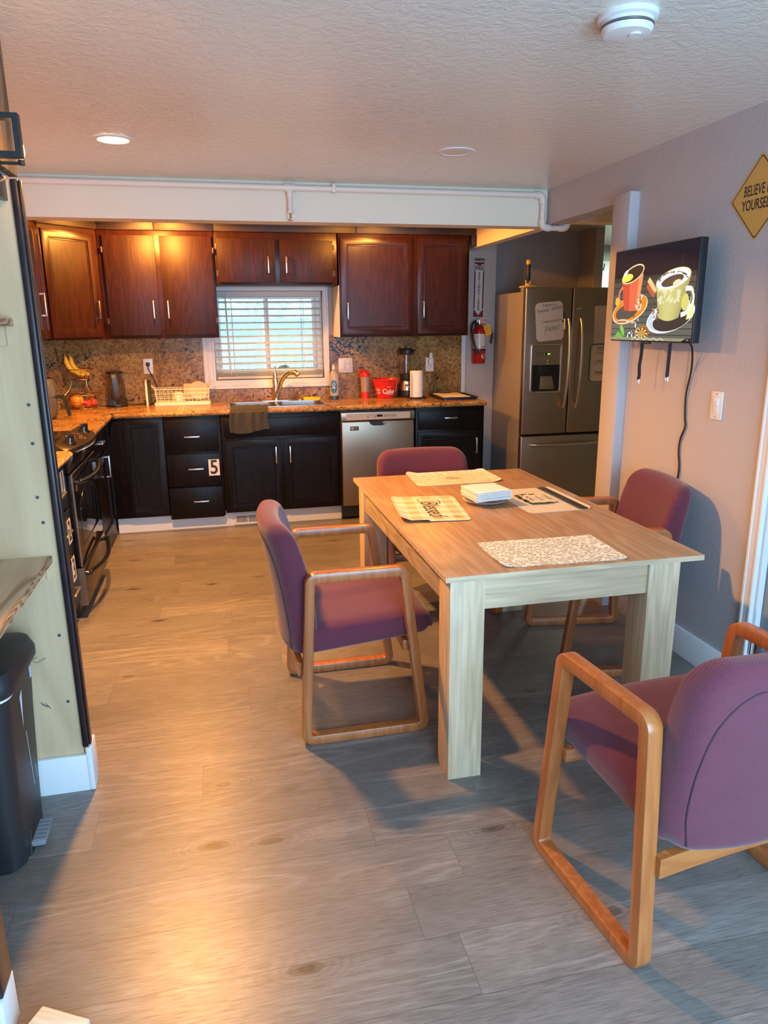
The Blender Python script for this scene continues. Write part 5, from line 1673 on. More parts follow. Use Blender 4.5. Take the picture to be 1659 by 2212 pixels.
# ------------------------------------------------------------------ diamond sign
fl = Flat(0.0003)
fl.plate(roundpoly([(0, -0.158), (0.158, 0), (0, 0.158), (-0.158, 0)], 0.012, 5), 0.0015, (0.62, 0.355, 0.085))
o_ = roundpoly([(0, -0.150), (0.150, 0), (0, 0.150), (-0.150, 0)], 0.010, 5)
i_ = roundpoly([(0, -0.1445), (0.1445, 0), (0, 0.1445), (-0.1445, 0)], 0.009, 5)
fl.poly(o_, INK).poly(i_, (0.62, 0.355, 0.085))
fl.text('BELIEVE IN', -0.004, 0.026, 0.054, INK, bold=0.0007, sx=0.62).text('YOURSELF', -0.004, -0.026, 0.054, INK, bold=0.0007, sx=0.66)
tag(flat_obj('diamond_sign', fl, M['print'], None, (XR - 0.002, 2.555, 1.970), '-X', 0.0), 'yellow diamond sign reading believe in yourself on the right wall', 'sign')

# ------------------------------------------------------------------ built-in shelves at the left
t = thing('shelf_unit', 'built-in open shelf unit of pale plywood with dark trim at the left', 'shelves', (0, 0, 0))
obj('side_panel', MB().bx(-1.16, -0.5155, 2.330, 2.3445, 0.0, 1.915), M['ply'], t, label='pale plywood side panel')
SCREW = plain('grey_screw_head', (0.06, 0.07, 0.08), 0.5)
for x, z in ((-0.555, 1.02), (-0.548, 0.90 + 0.285), (-0.548, 0.94), (-0.545, 0.565), (-0.545, 0.33), (-0.577, 1.845), (-0.545, 1.30)):
    obj('screw', MB().cyl((x, 2.3298, z), (x, 2.3285, z), 0.0052, seg=14), SCREW, t)
m = MB()
for pts in ([(-0.62, 0.497), (-0.632, 0.492), (-0.634, 0.485), (-0.622, 0.478), (-0.594, 0.492)], [(-0.628, 0.338), (-0.615, 0.322), (-0.606, 0.318)], [(-0.626, 0.330), (-0.612, 0.330), (-0.600, 0.312)], [(-0.622, 0.325), (-0.605, 0.322)]):
    m.tube([(x, 2.3293, z) for x, z in pts], 0.0011, 5)
obj('scuff_marks', m, plain('dark_scuff', (0.10, 0.10, 0.09), 0.8), t)
obj('face_trim', MB().bx(-0.5153, -0.497, 2.316, 2.368, 0.162, 1.915, 0.003).bx(-0.497, -0.491, 2.330, 2.356, 0.162, 1.915, 0.002), M['trim_dark'], t, label='dark stained edge trim')
obj('face_trim', MB().bx(-0.548, -0.533, 1.395, 1.468, 0.127, 1.915, 0.003), M['trim_dark'], t, label='dark stained edge trim')
obj('near_panel', MB().bx(-1.16, -0.549, 1.400, 1.416, 0.0, 1.915), M['cream'], t, label='pale painted end panel')
obj('back_panel', MB().bx(-1.168, -1.155, 1.416, 2.3295, 0.0, 1.915), M['ply'], t)
for z, xe in ((0.832, -0.535), (1.545, -0.556)):
    s_ = obj('shelf', MB().bx(-1.154, xe - 0.0035, 1.417, 2.3285, z - 0.019, z), M['ply_shelf'], t)
    obj('shelf_edge', MB().bx(xe - 0.0035, xe, 1.417, 2.3285, z - 0.0192, z + 0.0003), M['ply_edge'], s_, label='layered plywood edge')
    obj('cleat', MB().bx(-1.15, xe - 0.022, 2.310, 2.3285, z - 0.019 - 0.055, z - 0.0195), M['ply'], s_)
obj('header_board', MB().bx(-0.524, -0.500, 1.30, 2.352, 1.925, 2.298, 0.002), M['post'], t, label='rough brown header board')
obj('top_rail', MB().bx(-0.545, -0.528, 1.42, 2.34, 1.86, 1.923, 0.003), M['trim_dark'], t)
obj('top_rail', MB().bx(-0.62, -0.60, 1.42, 2.329, 1.868, 1.888, 0.003), M['nickel'], t, label='bright metal rail')

t = thing('wall_sconce', 'black square frame wall sconce on the brown header board', 'sconce', (-0.50, 1.96, 1.945))
obj('frame', MB().ring([(0.0, -0.046), (0.100, -0.046), (0.100, 0.046), (0.0, 0.046)], [(0.0, -0.034), (0.087, -0.034), (0.087, 0.034), (0.0, 0.034)], -0.012, 0.014, 'xz', 0.001), M['black_metal'], t)
obj('wall_plate', MB().bx(0.0005, 0.006, 0.175, 0.205, -0.030, 0.020, 0.001), M['black_metal'], t)
obj('bulb', MB().lathe([(0, -0.024), (0.008, -0.021), (0.011, -0.007), (0.010, 0.007), (0.006, 0.020), (0, 0.024)], (0.056, 0.19, 0.010), 18), M['bulb'], t)
obj('socket', MB().cyl((0.056, 0.19, -0.014), (0.056, 0.19, -0.026), 0.008).tube([(0.004, 0.19, -0.022), (0.056, 0.19, -0.022)], 0.004), M['black_metal'], t)
add_light('sconce_light', 'POINT', (-0.435, 2.15, 1.957), 2.2, WARM, shadow_soft_size=0.018)

# ------------------------------------------------------------------ bin
t = thing('pedal_bin', 'charcoal plastic pedal bin standing under the plywood shelf', 'bin', (-0.80, 2.085, 0))
m = MB()
def ringpts(hx, hy, r, z, n=7):
    return [(x, y, z) for x, y in rrect(2 * hx, 2 * hy, r, n)]
secs = [(0.158, 0.132, 0.045, 0.0), (0.170, 0.142, 0.05, 0.012), (0.175, 0.147, 0.05, 0.16), (0.186, 0.156, 0.05, 0.40), (0.196, 0.162, 0.05, 0.56)]
L = [[m.bm.verts.new(p) for p in ringpts(*s_)] for s_ in secs]
m.bm.faces.new(L[0][::-1]); m.bm.faces.new(L[-1])
for a, b in zip(L, L[1:]):
    for i in range(len(a)):
        j = (i + 1) % len(a)
        m.bm.faces.new((a[i], a[j], b[j], b[i]))
obj('bucket', m, M['bin'], t)
m = MB()
secs = [(0.204, 0.168, 0.055, 0.556), (0.212, 0.174, 0.06, 0.566), (0.212, 0.174, 0.06, 0.592), (0.200, 0.164, 0.06, 0.622), (0.165, 0.135, 0.06, 0.634), (0.08, 0.07, 0.05, 0.638)]
L = [[m.bm.verts.new(p) for p in ringpts(*s_)] for s_ in secs]
m.bm.faces.new(L[0][::-1]); m.bm.faces.new(L[-1])
for a, b in zip(L, L[1:]):
    for i in range(len(a)):
        j = (i + 1) % len(a)
        m.bm.faces.new((a[i], a[j], b[j], b[i]))
obj('lid', m, M['bin'], t)
m = MB()
secs = [(0.1980, 0.1645, 0.051, 0.547), (0.1995, 0.166, 0.052, 0.557)]
L = [[m.bm.verts.new(p) for p in ringpts(*s_)] for s_ in secs]
for i in range(len(L[0])):
    j = (i + 1) % len(L[0])
    m.bm.faces.new((L[0][i], L[0][j], L[1][j], L[1][i]))
obj('liner_edge', m, M['paper'], t, label='white bag liner edge')
obj('pedal_recess', MB().prism([(-0.065, 0.0), (0.065, 0.0), (0.045, 0.075), (-0.045, 0.075)], 0.150, 0.1742, 'yz', 0.002), M['black'], t)
obj('pedal', MB().bx(0.165, 0.212, -0.055, 0.055, 0.022, 0.040, 0.004), M['bin_pedal'], t, label='grey ribbed pedal')
m = MB()
for k in range(6):
    m.bx(0.177, 0.210, -0.050 + 0.018 * k, -0.042 + 0.018 * k, 0.040, 0.0425)
obj('pedal_ribs', m, M['bin_pedal'], t)
fl = Flat().plate([(-0.010, -0.020), (0.014, -0.020), (0.014, 0.020), (-0.010, 0.020)], 0.0004, (0.7, 0.72, 0.74))
for k in range(4):
    fl.rect(-0.007, 0.012 - k * 0.008, 0.010, 0.014 - k * 0.008, (0.3, 0.32, 0.36), up=(k == 0))
flat_obj('sticker', fl, M['print'], t, (0.1945, 0.100, 0.520), '+X')
fl = Flat().poly([(-0.018, 0.045), (0.006, 0.060), (0.002, -0.060)], (0.72, 0.74, 0.76))
flat_obj('torn_label', fl, M['print_paper'], t, (0.1895, -0.015, 0.455), '+X', fn=lambda v: (v.x, v.y, v.z + v.y * 0.0625 + 0.0008), label='torn white label remnant')
obj('scratch', MB().tube([(0.1848, 0.01, 0.37), (0.1823, 0.02, 0.31), (0.1787, 0.035, 0.23), (0.1760, 0.045, 0.17)], 0.0012, 5).tube([(0.1783, 0.075, 0.22), (0.1760, 0.082, 0.17)], 0.001, 5), plain('pale_scratch', (0.35, 0.36, 0.38), 0.7), t)

# offcut on the floor
t = obj('wood_block', MB().box((0, 0, 0.0225), (0.125, 0.075, 0.045), None, 0.003), M['block'], None, (-0.437, 1.378, 0.0), -0.50)
tag(t, 'pale wooden offcut lying on the floor at the near left corner', 'wood block')

# ------------------------------------------------------------------ dining table
TZ = 0.738
t = thing('dining_table', 'pale oak dining table with thick square legs', 'table', (1.135, 2.885, 0))
obj('tabletop', MB().bx(-0.465, 0.465, -0.808, 0.795, TZ - 0.019, TZ, 0.0015), M['table_top'], t)
obj('edge_band', MB().ring([(-0.4665, -0.8095), (0.4665, -0.8095), (0.4665, 0.7965), (-0.4665, 0.7965)], [(-0.465, -0.808), (0.465, -0.808), (0.465, 0.795), (-0.465, 0.795)], TZ - 0.0185, TZ - 0.0006, 'xy'), M['table_x'], t)
LX0, LX1, LY0, LY1, lw = -0.450, 0.378, -0.806, 0.673, 0.118
FX0, FX1 = -0.473, 0.413
for x, y in ((LX0, LY0), (LX1 - lw, LY0), (FX0 + 0.012, LY1 - lw), (FX1 - lw, LY1 - lw)):
    obj('leg', MB().bx(x, x + lw, y, y + lw, 0, TZ - 0.0195, 0.0012), M['table_z'], t)
obj('apron', MB().bx(LX0 + lw, LX1 - lw, LY0 + 0.012, LY0 + 0.030, TZ - 0.125, TZ - 0.0195), M['table_x'], t)
obj('apron', MB().bx(FX0 + 0.012 + lw, FX1 - lw, LY1 - 0.030, LY1 - 0.012, TZ - 0.060, TZ - 0.0195), M['table_x'], t)
obj('apron', MB().prism([(LX0 + 0.012, LY0 + lw), (LX0 + 0.030, LY0 + lw), (FX0 + 0.040, LY1 - lw), (FX0 + 0.022, LY1 - lw)], TZ - 0.125, TZ - 0.0195), M['table_y'], t)
obj('apron', MB().prism([(LX1 - lw + 0.010, LY0 + lw), (LX1 - lw + 0.028, LY0 + lw), (FX1 - lw + 0.028, LY1 - lw), (FX1 - lw + 0.010, LY1 - lw)], TZ - 0.125, TZ - 0.0195), M['table_y'], t)

# ------------------------------------------------------------------ chairs


def make_chair(label):
    """origin on the floor, at the middle of the back legs; the sitter looks along +x"""
    t = thing('armchair', label, 'chair', (0, 0, 0), 0, 'maroon chairs around the table')
    th = 0.036
    O = [(0.0, 0.0), (0.494, 0.0), (0.412, 0.672), (0.036, 0.672)]
    I = [(0.0 + th + 0.002, th), (0.494 - th - 0.0045, th), (0.412 - th + 0.0045, 0.672 - th), (0.036 + th - 0.002, 0.672 - th)]
    for s_ in (-1, 1):
        y0, y1 = (0.268, 0.310) if s_ > 0 else (-0.310, -0.268)
        obj('side_frame', MB().ring(roundpoly(O, 0.042, 7), roundpoly(I, 0.010, 7), y0, y1, 'xz', 0.0045), M['honey'], t)
    # seat cushion: rises to the front, rounded nose
    def seatf(q):
        x = q.x
        z = q.z
        f_ = (x + 0.26) / 0.52
        z2 = z * (1.0 - 0.06 * f_) + 0.044 * f_ - (0.030 * max(0.0, (f_ - 0.80) / 0.20) ** 2 if z > 0 else 0) + (0.012 * (1 - (q.y / 0.265) ** 2) if z > 0 else 0)
        if f_ > 0.86 and z < 0:
            x -= 0.012
        return (x, q.y, z2)
    obj('seat', MB().cushion((0.258, 0.266, 0.054), 0.042, 13, seatf, (0.268, 0, 0.386)), M['fabric'], t)
    # back pad: leans back, wraps forward at its sides, rounded top corners, narrower bottom
    H2 = 0.262
    def backf(q):
        v = (q.z + H2) / (2 * H2)
        top = max(0.0, (v - 0.70) / 0.30)
        bot = max(0.0, (0.30 - v) / 0.30)
        y = q.y * (1.0 - 0.035 * top ** 1.5 - 0.04 * bot ** 2)
        wrap_ = 0.042 * (abs(q.y) / 0.266) ** 2
        zz = q.z + (0.020 * bot * (abs(q.y) / 0.266) ** 2) - 0.006 * top * (abs(q.y) / 0.266) ** 3
        thick = q.x * (1.0 + 0.12 * math.sin(PI * min(1, v * 1.1)))
        lean = -0.074 * v ** 1.2 + 0.010 * math.sin(PI * v)
        return (thick + lean + wrap_ + (0.020 if q.x > 0 else 0) * math.sin(PI * v) * 0.6, y, zz)
    obj('backrest', MB().pad(0.528, 2 * H2, 0.072, 0.084, lambda q: Vector(backf(q)) + Vector((0.0, 0, 0.574)), 0.038), M['fabric'], t)
    sm = []
    half_ = [(0.222, 0.06), (0.232, 0.25), (0.230, 0.48), (0.214, 0.68), (0.185, 0.80), (0.152, 0.858), (0.115, 0.875), (0.05, 0.880)]
    for y, v in half_ + [(-y_, v_) for y_, v_ in reversed(half_)]:
        p = backf(Vector((-0.042, y, (v * 2 - 1) * H2)))
        sm.append((p[0] - 0.0002, p[1], p[2] + 0.574))
    obj('back_seam', MB().tube(catmull(sm, 6), 0.0021, 6), M['seam'], t)
    # rails under the cushions
    m = MB()
    m.prism(roundpoly([(-0.030, 0.300), (-0.010, 0.300), (-0.010, 0.345), (-0.030, 0.345)], 0.003, 2), -0.1, 0.1, 'xz') if False else None
    def railf(u, v):
        y = -0.270 + 0.54 * u
        arc = 0.026 * (1 - (y / 0.27) ** 2)
        return (0.022 - arc * 0.5, y, 0.270 + 0.052 * v + arc)
    m.slab(railf, 20, 2, 0.022)
    obj('rear_rail', m, M['honey_arm'], t)
    obj('front_rail', MB().bx(0.398, 0.420, -0.270, 0.270, 0.325, 0.366, 0.003), M['honey_arm'], t)
    return t


def copy_tree(o, parent=None):
    c = o.copy()
    COL.objects.link(c)
    if parent:
        c.parent = parent
    for ch in [x for x in bpy.data.objects if x.parent == o]:
        copy_tree(ch, c)
    return c


ch0 = make_chair('maroon armchair at the left long side of the table, seat turned to the right')
ch0.location = (0.222, 2.711, 0)
SPOTS = [((1.105, 3.880, 0), -PI / 2, 'maroon armchair at the far end of the table in front of the dishwasher'),
         ((1.913, 2.885, 0), math.radians(171), 'maroon armchair backed against the right wall under the television'),
         ((1.192, 1.262, 0), math.radians(96.0), 'maroon armchair in the near right corner seen from behind')]
for loc, rz, lab in SPOTS:
    c = copy_tree(ch0)
    c.location = loc
    c.rotation_euler = (0, 0, rz)
    c['label'] = lab

# ------------------------------------------------------------------ things on the table


def placemat(name, label, mat, w, l, loc, rz, curl, r=0.03):
    t = thing(name, label, 'placemat', loc, rz, 'placemats on the table')
    m = MB()
    N = 26
    P = rrect(w, l, r, 7)
    def f(u, v):
        x, y = (u - 0.5) * w, (v - 0.5) * l
        # pull the grid's corners onto the rounded outline
        cx, cy = w / 2 - r, l / 2 - r
        dx, dy = abs(x) - cx, abs(y) - cy
        if dx > 0 and dy > 0:
            d = max(dx, dy)
            k = d / math.hypot(dx, dy)
            x = math.copysign(cx + dx * k, x)
            y = math.copysign(cy + dy * k, y)
        return (x, y, 0.0016 + max(0, curl(x / (w / 2), y / (l / 2))))
    m.slab(f, N, N, 0.0012)
    obj('sheet', m, mat, t, smooth=60)
    return t


mt = placemat('placemat', 'beige plaid placemat with curled edge and the word Blessed, on the left of the table', M['plaid'], 0.295, 0.448, (0.866, 2.948, TZ), -0.135,
              lambda a, b: 0.020 * max(0, -a - 0.72) / 0.28 * (0.35 + 0.65 * max(0, -b + 0.2) / 1.2) + 0.010 * max(0, -b - 0.85) / 0.15 * (1 if a < -0.2 else 0.3))
fl = Flat(0.0003)
fl.z = 0.0019
BL = (0.016, 0.016, 0.018)
K = 0.80
fl.text('Blessed', 0.010, -0.004, 0.112, BL, shear=0.42, sx=0.78, spacing=0.95)
fl.stroke([(-0.165, -0.030), (-0.150, -0.042), (-0.120, -0.030), (-0.105, 0.020), (-0.098, 0.048)], 0.004, BL)
fl.stroke([(-0.150, 0.022), (-0.145, 0.046), (-0.110, 0.054), (-0.070, 0.046)], 0.0035, BL)
fl.stroke([(0.120, -0.036), (0.150, -0.020), (0.172, 0.010)], 0.0035, BL)
fl.stroke([(0.155, 0.060), (0.172, 0.086)], 0.004, BL)
flat_obj('lettering', fl, M['print'], mt, (0.018, 0.0, 0), 'up', -PI / 2 + 0.04, label='black script word Blessed')
placemat('placemat', 'white and olive leaf print placemat at the near end of the table', M['leafmat'], 0.445, 0.292, (1.108, 2.254, TZ), -0.035,
         lambda a, b: 0.008 * max(0, -a - 0.80) / 0.2 * max(0, -b) + 0.004 * max(0, a - 0.85) / 0.15, 0.012)
mt = placemat('placemat', 'cream swirl print placemat at the far end of the table', M['swirl'], 0.445, 0.275, (1.165, 3.520, TZ), 0.01,
              lambda a, b: 0.016 * max(0, -a - 0.70) / 0.3 * max(0, b + 0.5) / 1.5 + 0.010 * max(0, a - 0.75) / 0.25 + 0.010 * max(0, b - 0.8) / 0.2)
def scribble(fl, x, y, w_, h_, n, col, lw=0.0022, seed=1):
    rn = random.Random(seed)
    pts = []
    for k in range(n * 2 + 1):
        pts.append((x - w_ / 2 + w_ * k / (n * 2), y + h_ * (rn.random() - 0.5) * (1 if k % 2 else 1.4)))
    fl.stroke(pts, lw, col, 4)
fl = Flat(0.0003)
fl.z = 0.0018
for k, (w_, n) in enumerate(((0.072, 6), (0.100, 9), (0.080, 7))):
    scribble(fl, 0.0, 0.022 - 0.022 * k, w_, 0.016, n, BL, 0.0028, k + 3)
flat_obj('lettering', fl, M['print'], mt, (0.0, 0.0, 0), 'up', PI, label='small black hand lettering')
mt = placemat('placemat', 'linen placemat with navy band and wreath frame, on the right of the table', M['linen'], 0.292, 0.445, (1.398, 2.972, TZ), 0.01,
              lambda a, b: 0.006 * max(0, a - 0.85) / 0.15)
fl = Flat(0.0003)
fl.z = 0.0034
NV = (0.016, 0.020, 0.032)
fl.poly([(x, y) for x, y in [(0.098, -0.2215), (0.116, -0.2215), (0.137, -0.212), (0.1445, -0.192), (0.1445, 0.192), (0.137, 0.212), (0.116, 0.2215), (0.098, 0.2215)]], NV)
fl.rect(0.090, -0.2215, 0.0945, 0.2215, NV).rect(0.0845, -0.2215, 0.0870, 0.2215, NV)
def frame_(x0, x1, y0, y1, w_):
    for a in ((x0, y0, x1, y0), (x1, y0, x1, y1), (x1, y1, x0, y1), (x0, y1, x0, y0)):
        fl.stroke([(a[0], a[1]), (a[2], a[3])], w_, (0.05, 0.07, 0.03), 0)
frame_(-0.075, 0.055, -0.080, 0.080, 0.0025)
fl.rect(-0.072, -0.077, 0.052, 0.077, (0.66, 0.60, 0.46))
rn = random.Random(9)
for k in range(70):
    s_ = rn.choice((0, 1, 2, 3))
    u = rn.random() ** 0.8
    x, y = {0: (-0.078 + 0.10 * u, -0.084), 1: (-0.078, -0.084 + 0.07 * u), 2: (-0.078 + 0.09 * u, 0.084), 3: (-0.080, 0.084 - 0.06 * u)}[s_]
    x += 0.014 * (rn.random() - 0.5)
    y += 0.014 * (rn.random() - 0.5)
    fl.ell(x, y, 0.011 * (0.6 + 0.6 * rn.random()), 0.0042, rn.choice([(0.03, 0.05, 0.02), (0.025, 0.028, 0.03), (0.06, 0.09, 0.04)]), 10, rn.random() * PI, up=(k % 8 == 0))
for k, (x, w_, n, lw_) in enumerate(((-0.048, 0.085, 6, 0.0055), (-0.022, 0.040, 3, 0.002), (-0.003, 0.095, 7, 0.0035), (0.016, 0.030, 3, 0.002), (0.036, 0.085, 8, 0.004))):
    rn2 = random.Random(k + 20)
    pts = [(x + 0.013 * (rn2.random() - 0.5) * (1.3 if q % 2 else 0.9), -w_ / 2 + w_ * q / (2 * n)) for q in range(2 * n + 1)]
    fl.stroke(pts, lw_ * 0.7, NV, 4)
flat_obj('printed_design', fl, M['print'], mt, (0, 0, 0), 'up', 0.0, label='dark wreath frame with small lettering and navy band')

t = thing('glass_plate', 'clear glass plate holding paper napkins on the table', 'plate', (1.140, 2.985, TZ))
obj('plate', MB().lathe([(0, 0.0005), (0.058, 0.0005), (0.062, 0.003), (0.085, 0.012), (0.100, 0.017), (0.101, 0.0195), (0.099, 0.020), (0.083, 0.0155), (0.060, 0.006), (0, 0.005)], seg=48), M['plate_glass'], t)


def napkin_mesh(seed):
    rn = random.Random(seed)
    a, b = rn.random() * 6, rn.random() * 6
    def f(u, v):
        x, y = (u - 0.5) * 0.168, (v - 0.5) * 0.166
        e = max(abs(u - 0.5), abs(v - 0.5)) * 2
        return (x, y, 0.0010 * math.sin(u * 4 + a) * math.sin(v * 3 + b) + (-0.0028 * max(0, e - 0.86) / 0.14 * (1 if u < 0.3 else 0.3)))
    return f


NAP = None
for k in range(10):
    z = TZ + 0.0300 + k * 0.0044
    lab = 'white paper napkin in the stack on the glass plate' if k < 9 else 'topmost white paper napkin of the stack on the glass plate'
    m = MB().slab(napkin_mesh(1), 10, 10, 0.0028)
    if NAP is None:
        NAP = obj('paper_napkin', m, M['paper'])
        o = NAP
    else:
        m.bm.free()
        o = NAP.copy()
        COL.objects.link(o)
    rnk = random.Random(k + 40)
    o.location = (1.145 + 0.010 * (rnk.random() - 0.5), 2.985 + 0.010 * (rnk.random() - 0.5), z)
    o.rotation_euler = (0.0, 0, 0.10 + 0.03 * (rnk.random() - 0.5))
    tag(o, lab, 'napkin', 'paper napkins on the glass plate')

# ------------------------------------------------------------------ things on the granite
CZ = 0.9152


def ringpts3(r, z, n=40, cx=0, cy=0, a0=0.0, a1=2 * PI):
    return [(cx + r * math.cos(a0 + (a1 - a0) * k / n), cy + r * math.sin(a0 + (a1 - a0) * k / n), z) for k in range(n)]


t = thing('fruit_basket', 'two tier bronze wire fruit basket in the counter corner', 'basket', (-1.005, 5.965, CZ))
m = MB()
m.tube(ringpts3(0.137, 0.108), 0.0030, 8, True).tube(ringpts3(0.100, 0.006), 0.0030, 8, True).tube(ringpts3(0.120, 0.060), 0.0016, 6, True)
for k in range(16):
    a = 2 * PI * k / 16
    m.tube([(0.137 * math.cos(a), 0.137 * math.sin(a), 0.108), (0.120 * math.cos(a), 0.120 * math.sin(a), 0.060), (0.100 * math.cos(a), 0.100 * math.sin(a), 0.006)], 0.0016, 6)
for k in range(-4, 5):
    q = math.sqrt(max(0, 0.1 ** 2 - (k * 0.022) ** 2))
    m.tube([(k * 0.022, -q, 0.005), (k * 0.022, q, 0.005)], 0.0014, 6)
obj('lower_bowl', m, M['copper'], t)
m = MB()
m.tube(ringpts3(0.100, 0.297), 0.0028, 8, True).tube(ringpts3(0.072, 0.222), 0.0028, 8, True)
for k in range(14):
    a = 2 * PI * k / 14
    m.tube([(0.100 * math.cos(a), 0.100 * math.sin(a), 0.297), (0.088 * math.cos(a), 0.088 * math.sin(a), 0.255), (0.072 * math.cos(a), 0.072 * math.sin(a), 0.222)], 0.0015, 6)
for k in range(-3, 4):
    q = math.sqrt(max(0, 0.072 ** 2 - (k * 0.02) ** 2))
    m.tube([(k * 0.02, -q, 0.221), (k * 0.02, q, 0.221)], 0.0013, 6)
obj('upper_bowl', m, M['copper'], t)
m = MB()
for a in (PI * 1.15, PI * 0.5, PI * 1.72):
    c, s_ = math.cos(a), math.sin(a)
    m.tube(catmull([(0.134 * c, 0.134 * s_, 0.108), (0.100 * c, 0.100 * s_, 0.14), (0.076 * c, 0.076 * s_, 0.18), (0.072 * c, 0.072 * s_, 0.222)], 5), 0.0026, 8)
obj('supports', m, M['copper'], t)

for k, (dx, dy, ang, lab) in enumerate(((-0.022, -0.036, 0.03, 'ripe banana leaning in the upper basket, leftmost one'), (0.006, 0.0, -0.03, 'ripe banana in the upper basket, in front with the tip over the wire'), (0.0, 0.036, 0.0, 'ripe banana at the back of the upper basket'))):
    P0 = catmull([(-0.075, 0, 0.165), (-0.068, 0, 0.140), (-0.062, 0, 0.095), (-0.038, 0, 0.052), (0.005, 0, 0.026), (0.040, 0, 0.016), (0.054, 0, 0.014)], 5)
    n = len(P0)
    rad = [0.0042 + 0.0138 * min(1, max(0, (i / n - 0.10) / 0.16)) * min(1, max(0.16, (1 - i / n) / 0.16)) for i in range(n)]
    b = thing('banana', lab, 'banana', (-1.005 + dx + 0.006, 5.965 + dy, CZ + 0.246), ang, 'bananas in the upper basket')
    obj('peel', MB().tube(P0, rad, 7), M['banana'], b, smooth=60)
    obj('stem', MB().cyl((-0.075, 0, 0.163), (-0.071, 0, 0.182), 0.005, 0.0055, 8), M['banana_tip'], b)
    obj('tip', MB().sph((0.055, 0, 0.014), 0.0045, 8), M['banana_tip'], b)
def fruit(name, label, c, r, mat, cat, sq=0.92):
    f_ = thing(name, label, cat, (c[0], c[1], c[2] - r))
    obj('flesh', MB().lathe([(0, r * 0.10), (r * 0.25, 0.04 * r), (r * 0.66, r * 0.26), (r * 0.95, r * 0.72), (r, r * 1.02), (r * 0.9, r * 1.45), (r * 0.6, r * 1.80), (r * 0.25, r * 1.94), (0, r * 1.88)], seg=24), mat, f_, smooth=80)
    obj('stem', MB().cyl((0, 0, r * 1.87), (0.002, 0, r * 2.02), 0.002, seg=6), M['banana_tip'], f_)
fruit('orange', 'large orange in the lower wire basket', (-1.045, 5.935, CZ + 0.010 + 0.050), 0.050, M['orange'], 'orange')
fruit('apple', 'red apple beside the orange in the lower wire basket', (-0.968, 5.915, CZ + 0.010 + 0.031), 0.031, M['apple'], 'apple')
fruit('apple', 'red apple at the right end of the lower wire basket', (-0.936, 5.975, CZ + 0.010 + 0.033), 0.031, M['apple'], 'apple')

t = thing('electric_kettle', 'glass electric kettle with black handle, lid and base', 'kettle', (-0.768, 6.045, CZ))
obj('base', MB().lathe([(0, 0), (0.080, 0), (0.082, 0.006), (0.080, 0.018), (0, 0.018)], seg=36), M['black'], t)
obj('collar', MB().lathe([(0.0, 0.0182), (0.0765, 0.0182), (0.0770, 0.022), (0.0770, 0.058), (0.0755, 0.060), (0.0, 0.060)], seg=36), M['smoke_glass'], t)
obj('glass_body', MB().lathe([(0.0, 0.0605), (0.0760, 0.0605), (0.0765, 0.12), (0.0735, 0.19), (0.060, 0.252), (0.058, 0.252), (0.0715, 0.19), (0.0745, 0.12), (0.0740, 0.0640), (0.0, 0.0640)], seg=40), M['glass'], t)
obj('lid', MB().lathe([(0, 0.250), (0.060, 0.253), (0.065, 0.258), (0.063, 0.267), (0.03, 0.272), (0, 0.272)], seg=32), M['black'], t)
obj('handle', MB().tube(catmull([(0.0, -0.056, 0.262), (0.0, -0.098, 0.258), (0.004, -0.116, 0.235), (0.010, -0.116, 0.15), (0.014, -0.108, 0.07), (0.014, -0.085, 0.032)], 6), 0.01, flat=(0.030, 0.014)), M['black'], t)

# air fryer on the left counter
t = thing('air_fryer', 'grey air fryer with black handle on the counter by the stove', 'air fryer', (-1.185, 5.36, CZ))
obj('body', MB().lathe([(0, 0.010), (0.100, 0.010), (0.112, 0.03), (0.118, 0.13), (0.114, 0.21), (0.100, 0.262), (0.096, 0.270), (0, 0.270)], seg=40), M['grey_app'], t)
obj('lid', MB().lathe([(0, 0.262), (0.090, 0.272), (0.096, 0.271), (0.096, 0.276), (0.09, 0.279), (0, 0.268)], seg=40), M['black_gloss'], t)
obj('base', MB().lathe([(0, 0), (0.096, 0), (0.100, 0.010), (0, 0.010)], seg=32), M['black'], t)
obj('seam', MB().lathe([(0.1172, 0.148), (0.1180, 0.150), (0.1172, 0.152)], seg=40), M['black'], t)
obj('handle', MB().tube(catmull([(0.105, -0.02, 0.148), (0.150, -0.022, 0.148), (0.168, -0.022, 0.128), (0.182, -0.022, 0.06), (0.188, -0.022, 0.018)], 5), 0.01, flat=(0.026, 0.020)), M['black'], t)
obj('buttons', MB().cyl((0.100, 0.055, 0.10), (0.112, 0.062, 0.10), 0.011, seg=14).cyl((0.100, 0.055, 0.07), (0.112, 0.062, 0.07), 0.011, seg=14), M['chrome'], t)

# dish rack
t = thing('dish_rack', 'cream coated wire dish rack beside the window', 'dish rack', (-0.268, 6.030, CZ))
obj('drain_tray', MB().ring(rrect(0.430, 0.205, 0.015, 4), rrect(0.415, 0.190, 0.012, 4), 0.0, 0.026, 'xy', 0.002).prism(rrect(0.42, 0.195, 0.012, 4), 0.001, 0.006, 'xy'), M['rack'], t)
m = MB()
for z in (0.030, 0.062, 0.094, 0.128):
    m.tube([(x, y, z) for x, y in rrect(0.40 + z * 0.14, 0.172 + z * 0.08, 0.012, 3)], 0.0026 if z < 0.12 else 0.0036, 6, True)
for k in range(14):
    x = -0.195 + k * 0.030
    for s_ in (-1, 1):
        m.tube([(x, s_ * 0.087, 0.030), (x * 1.04, s_ * 0.0915, 0.128)], 0.0017, 6)
    m.tube([(x, -0.087, 0.030), (x, 0.087, 0.030)], 0.0017, 6)
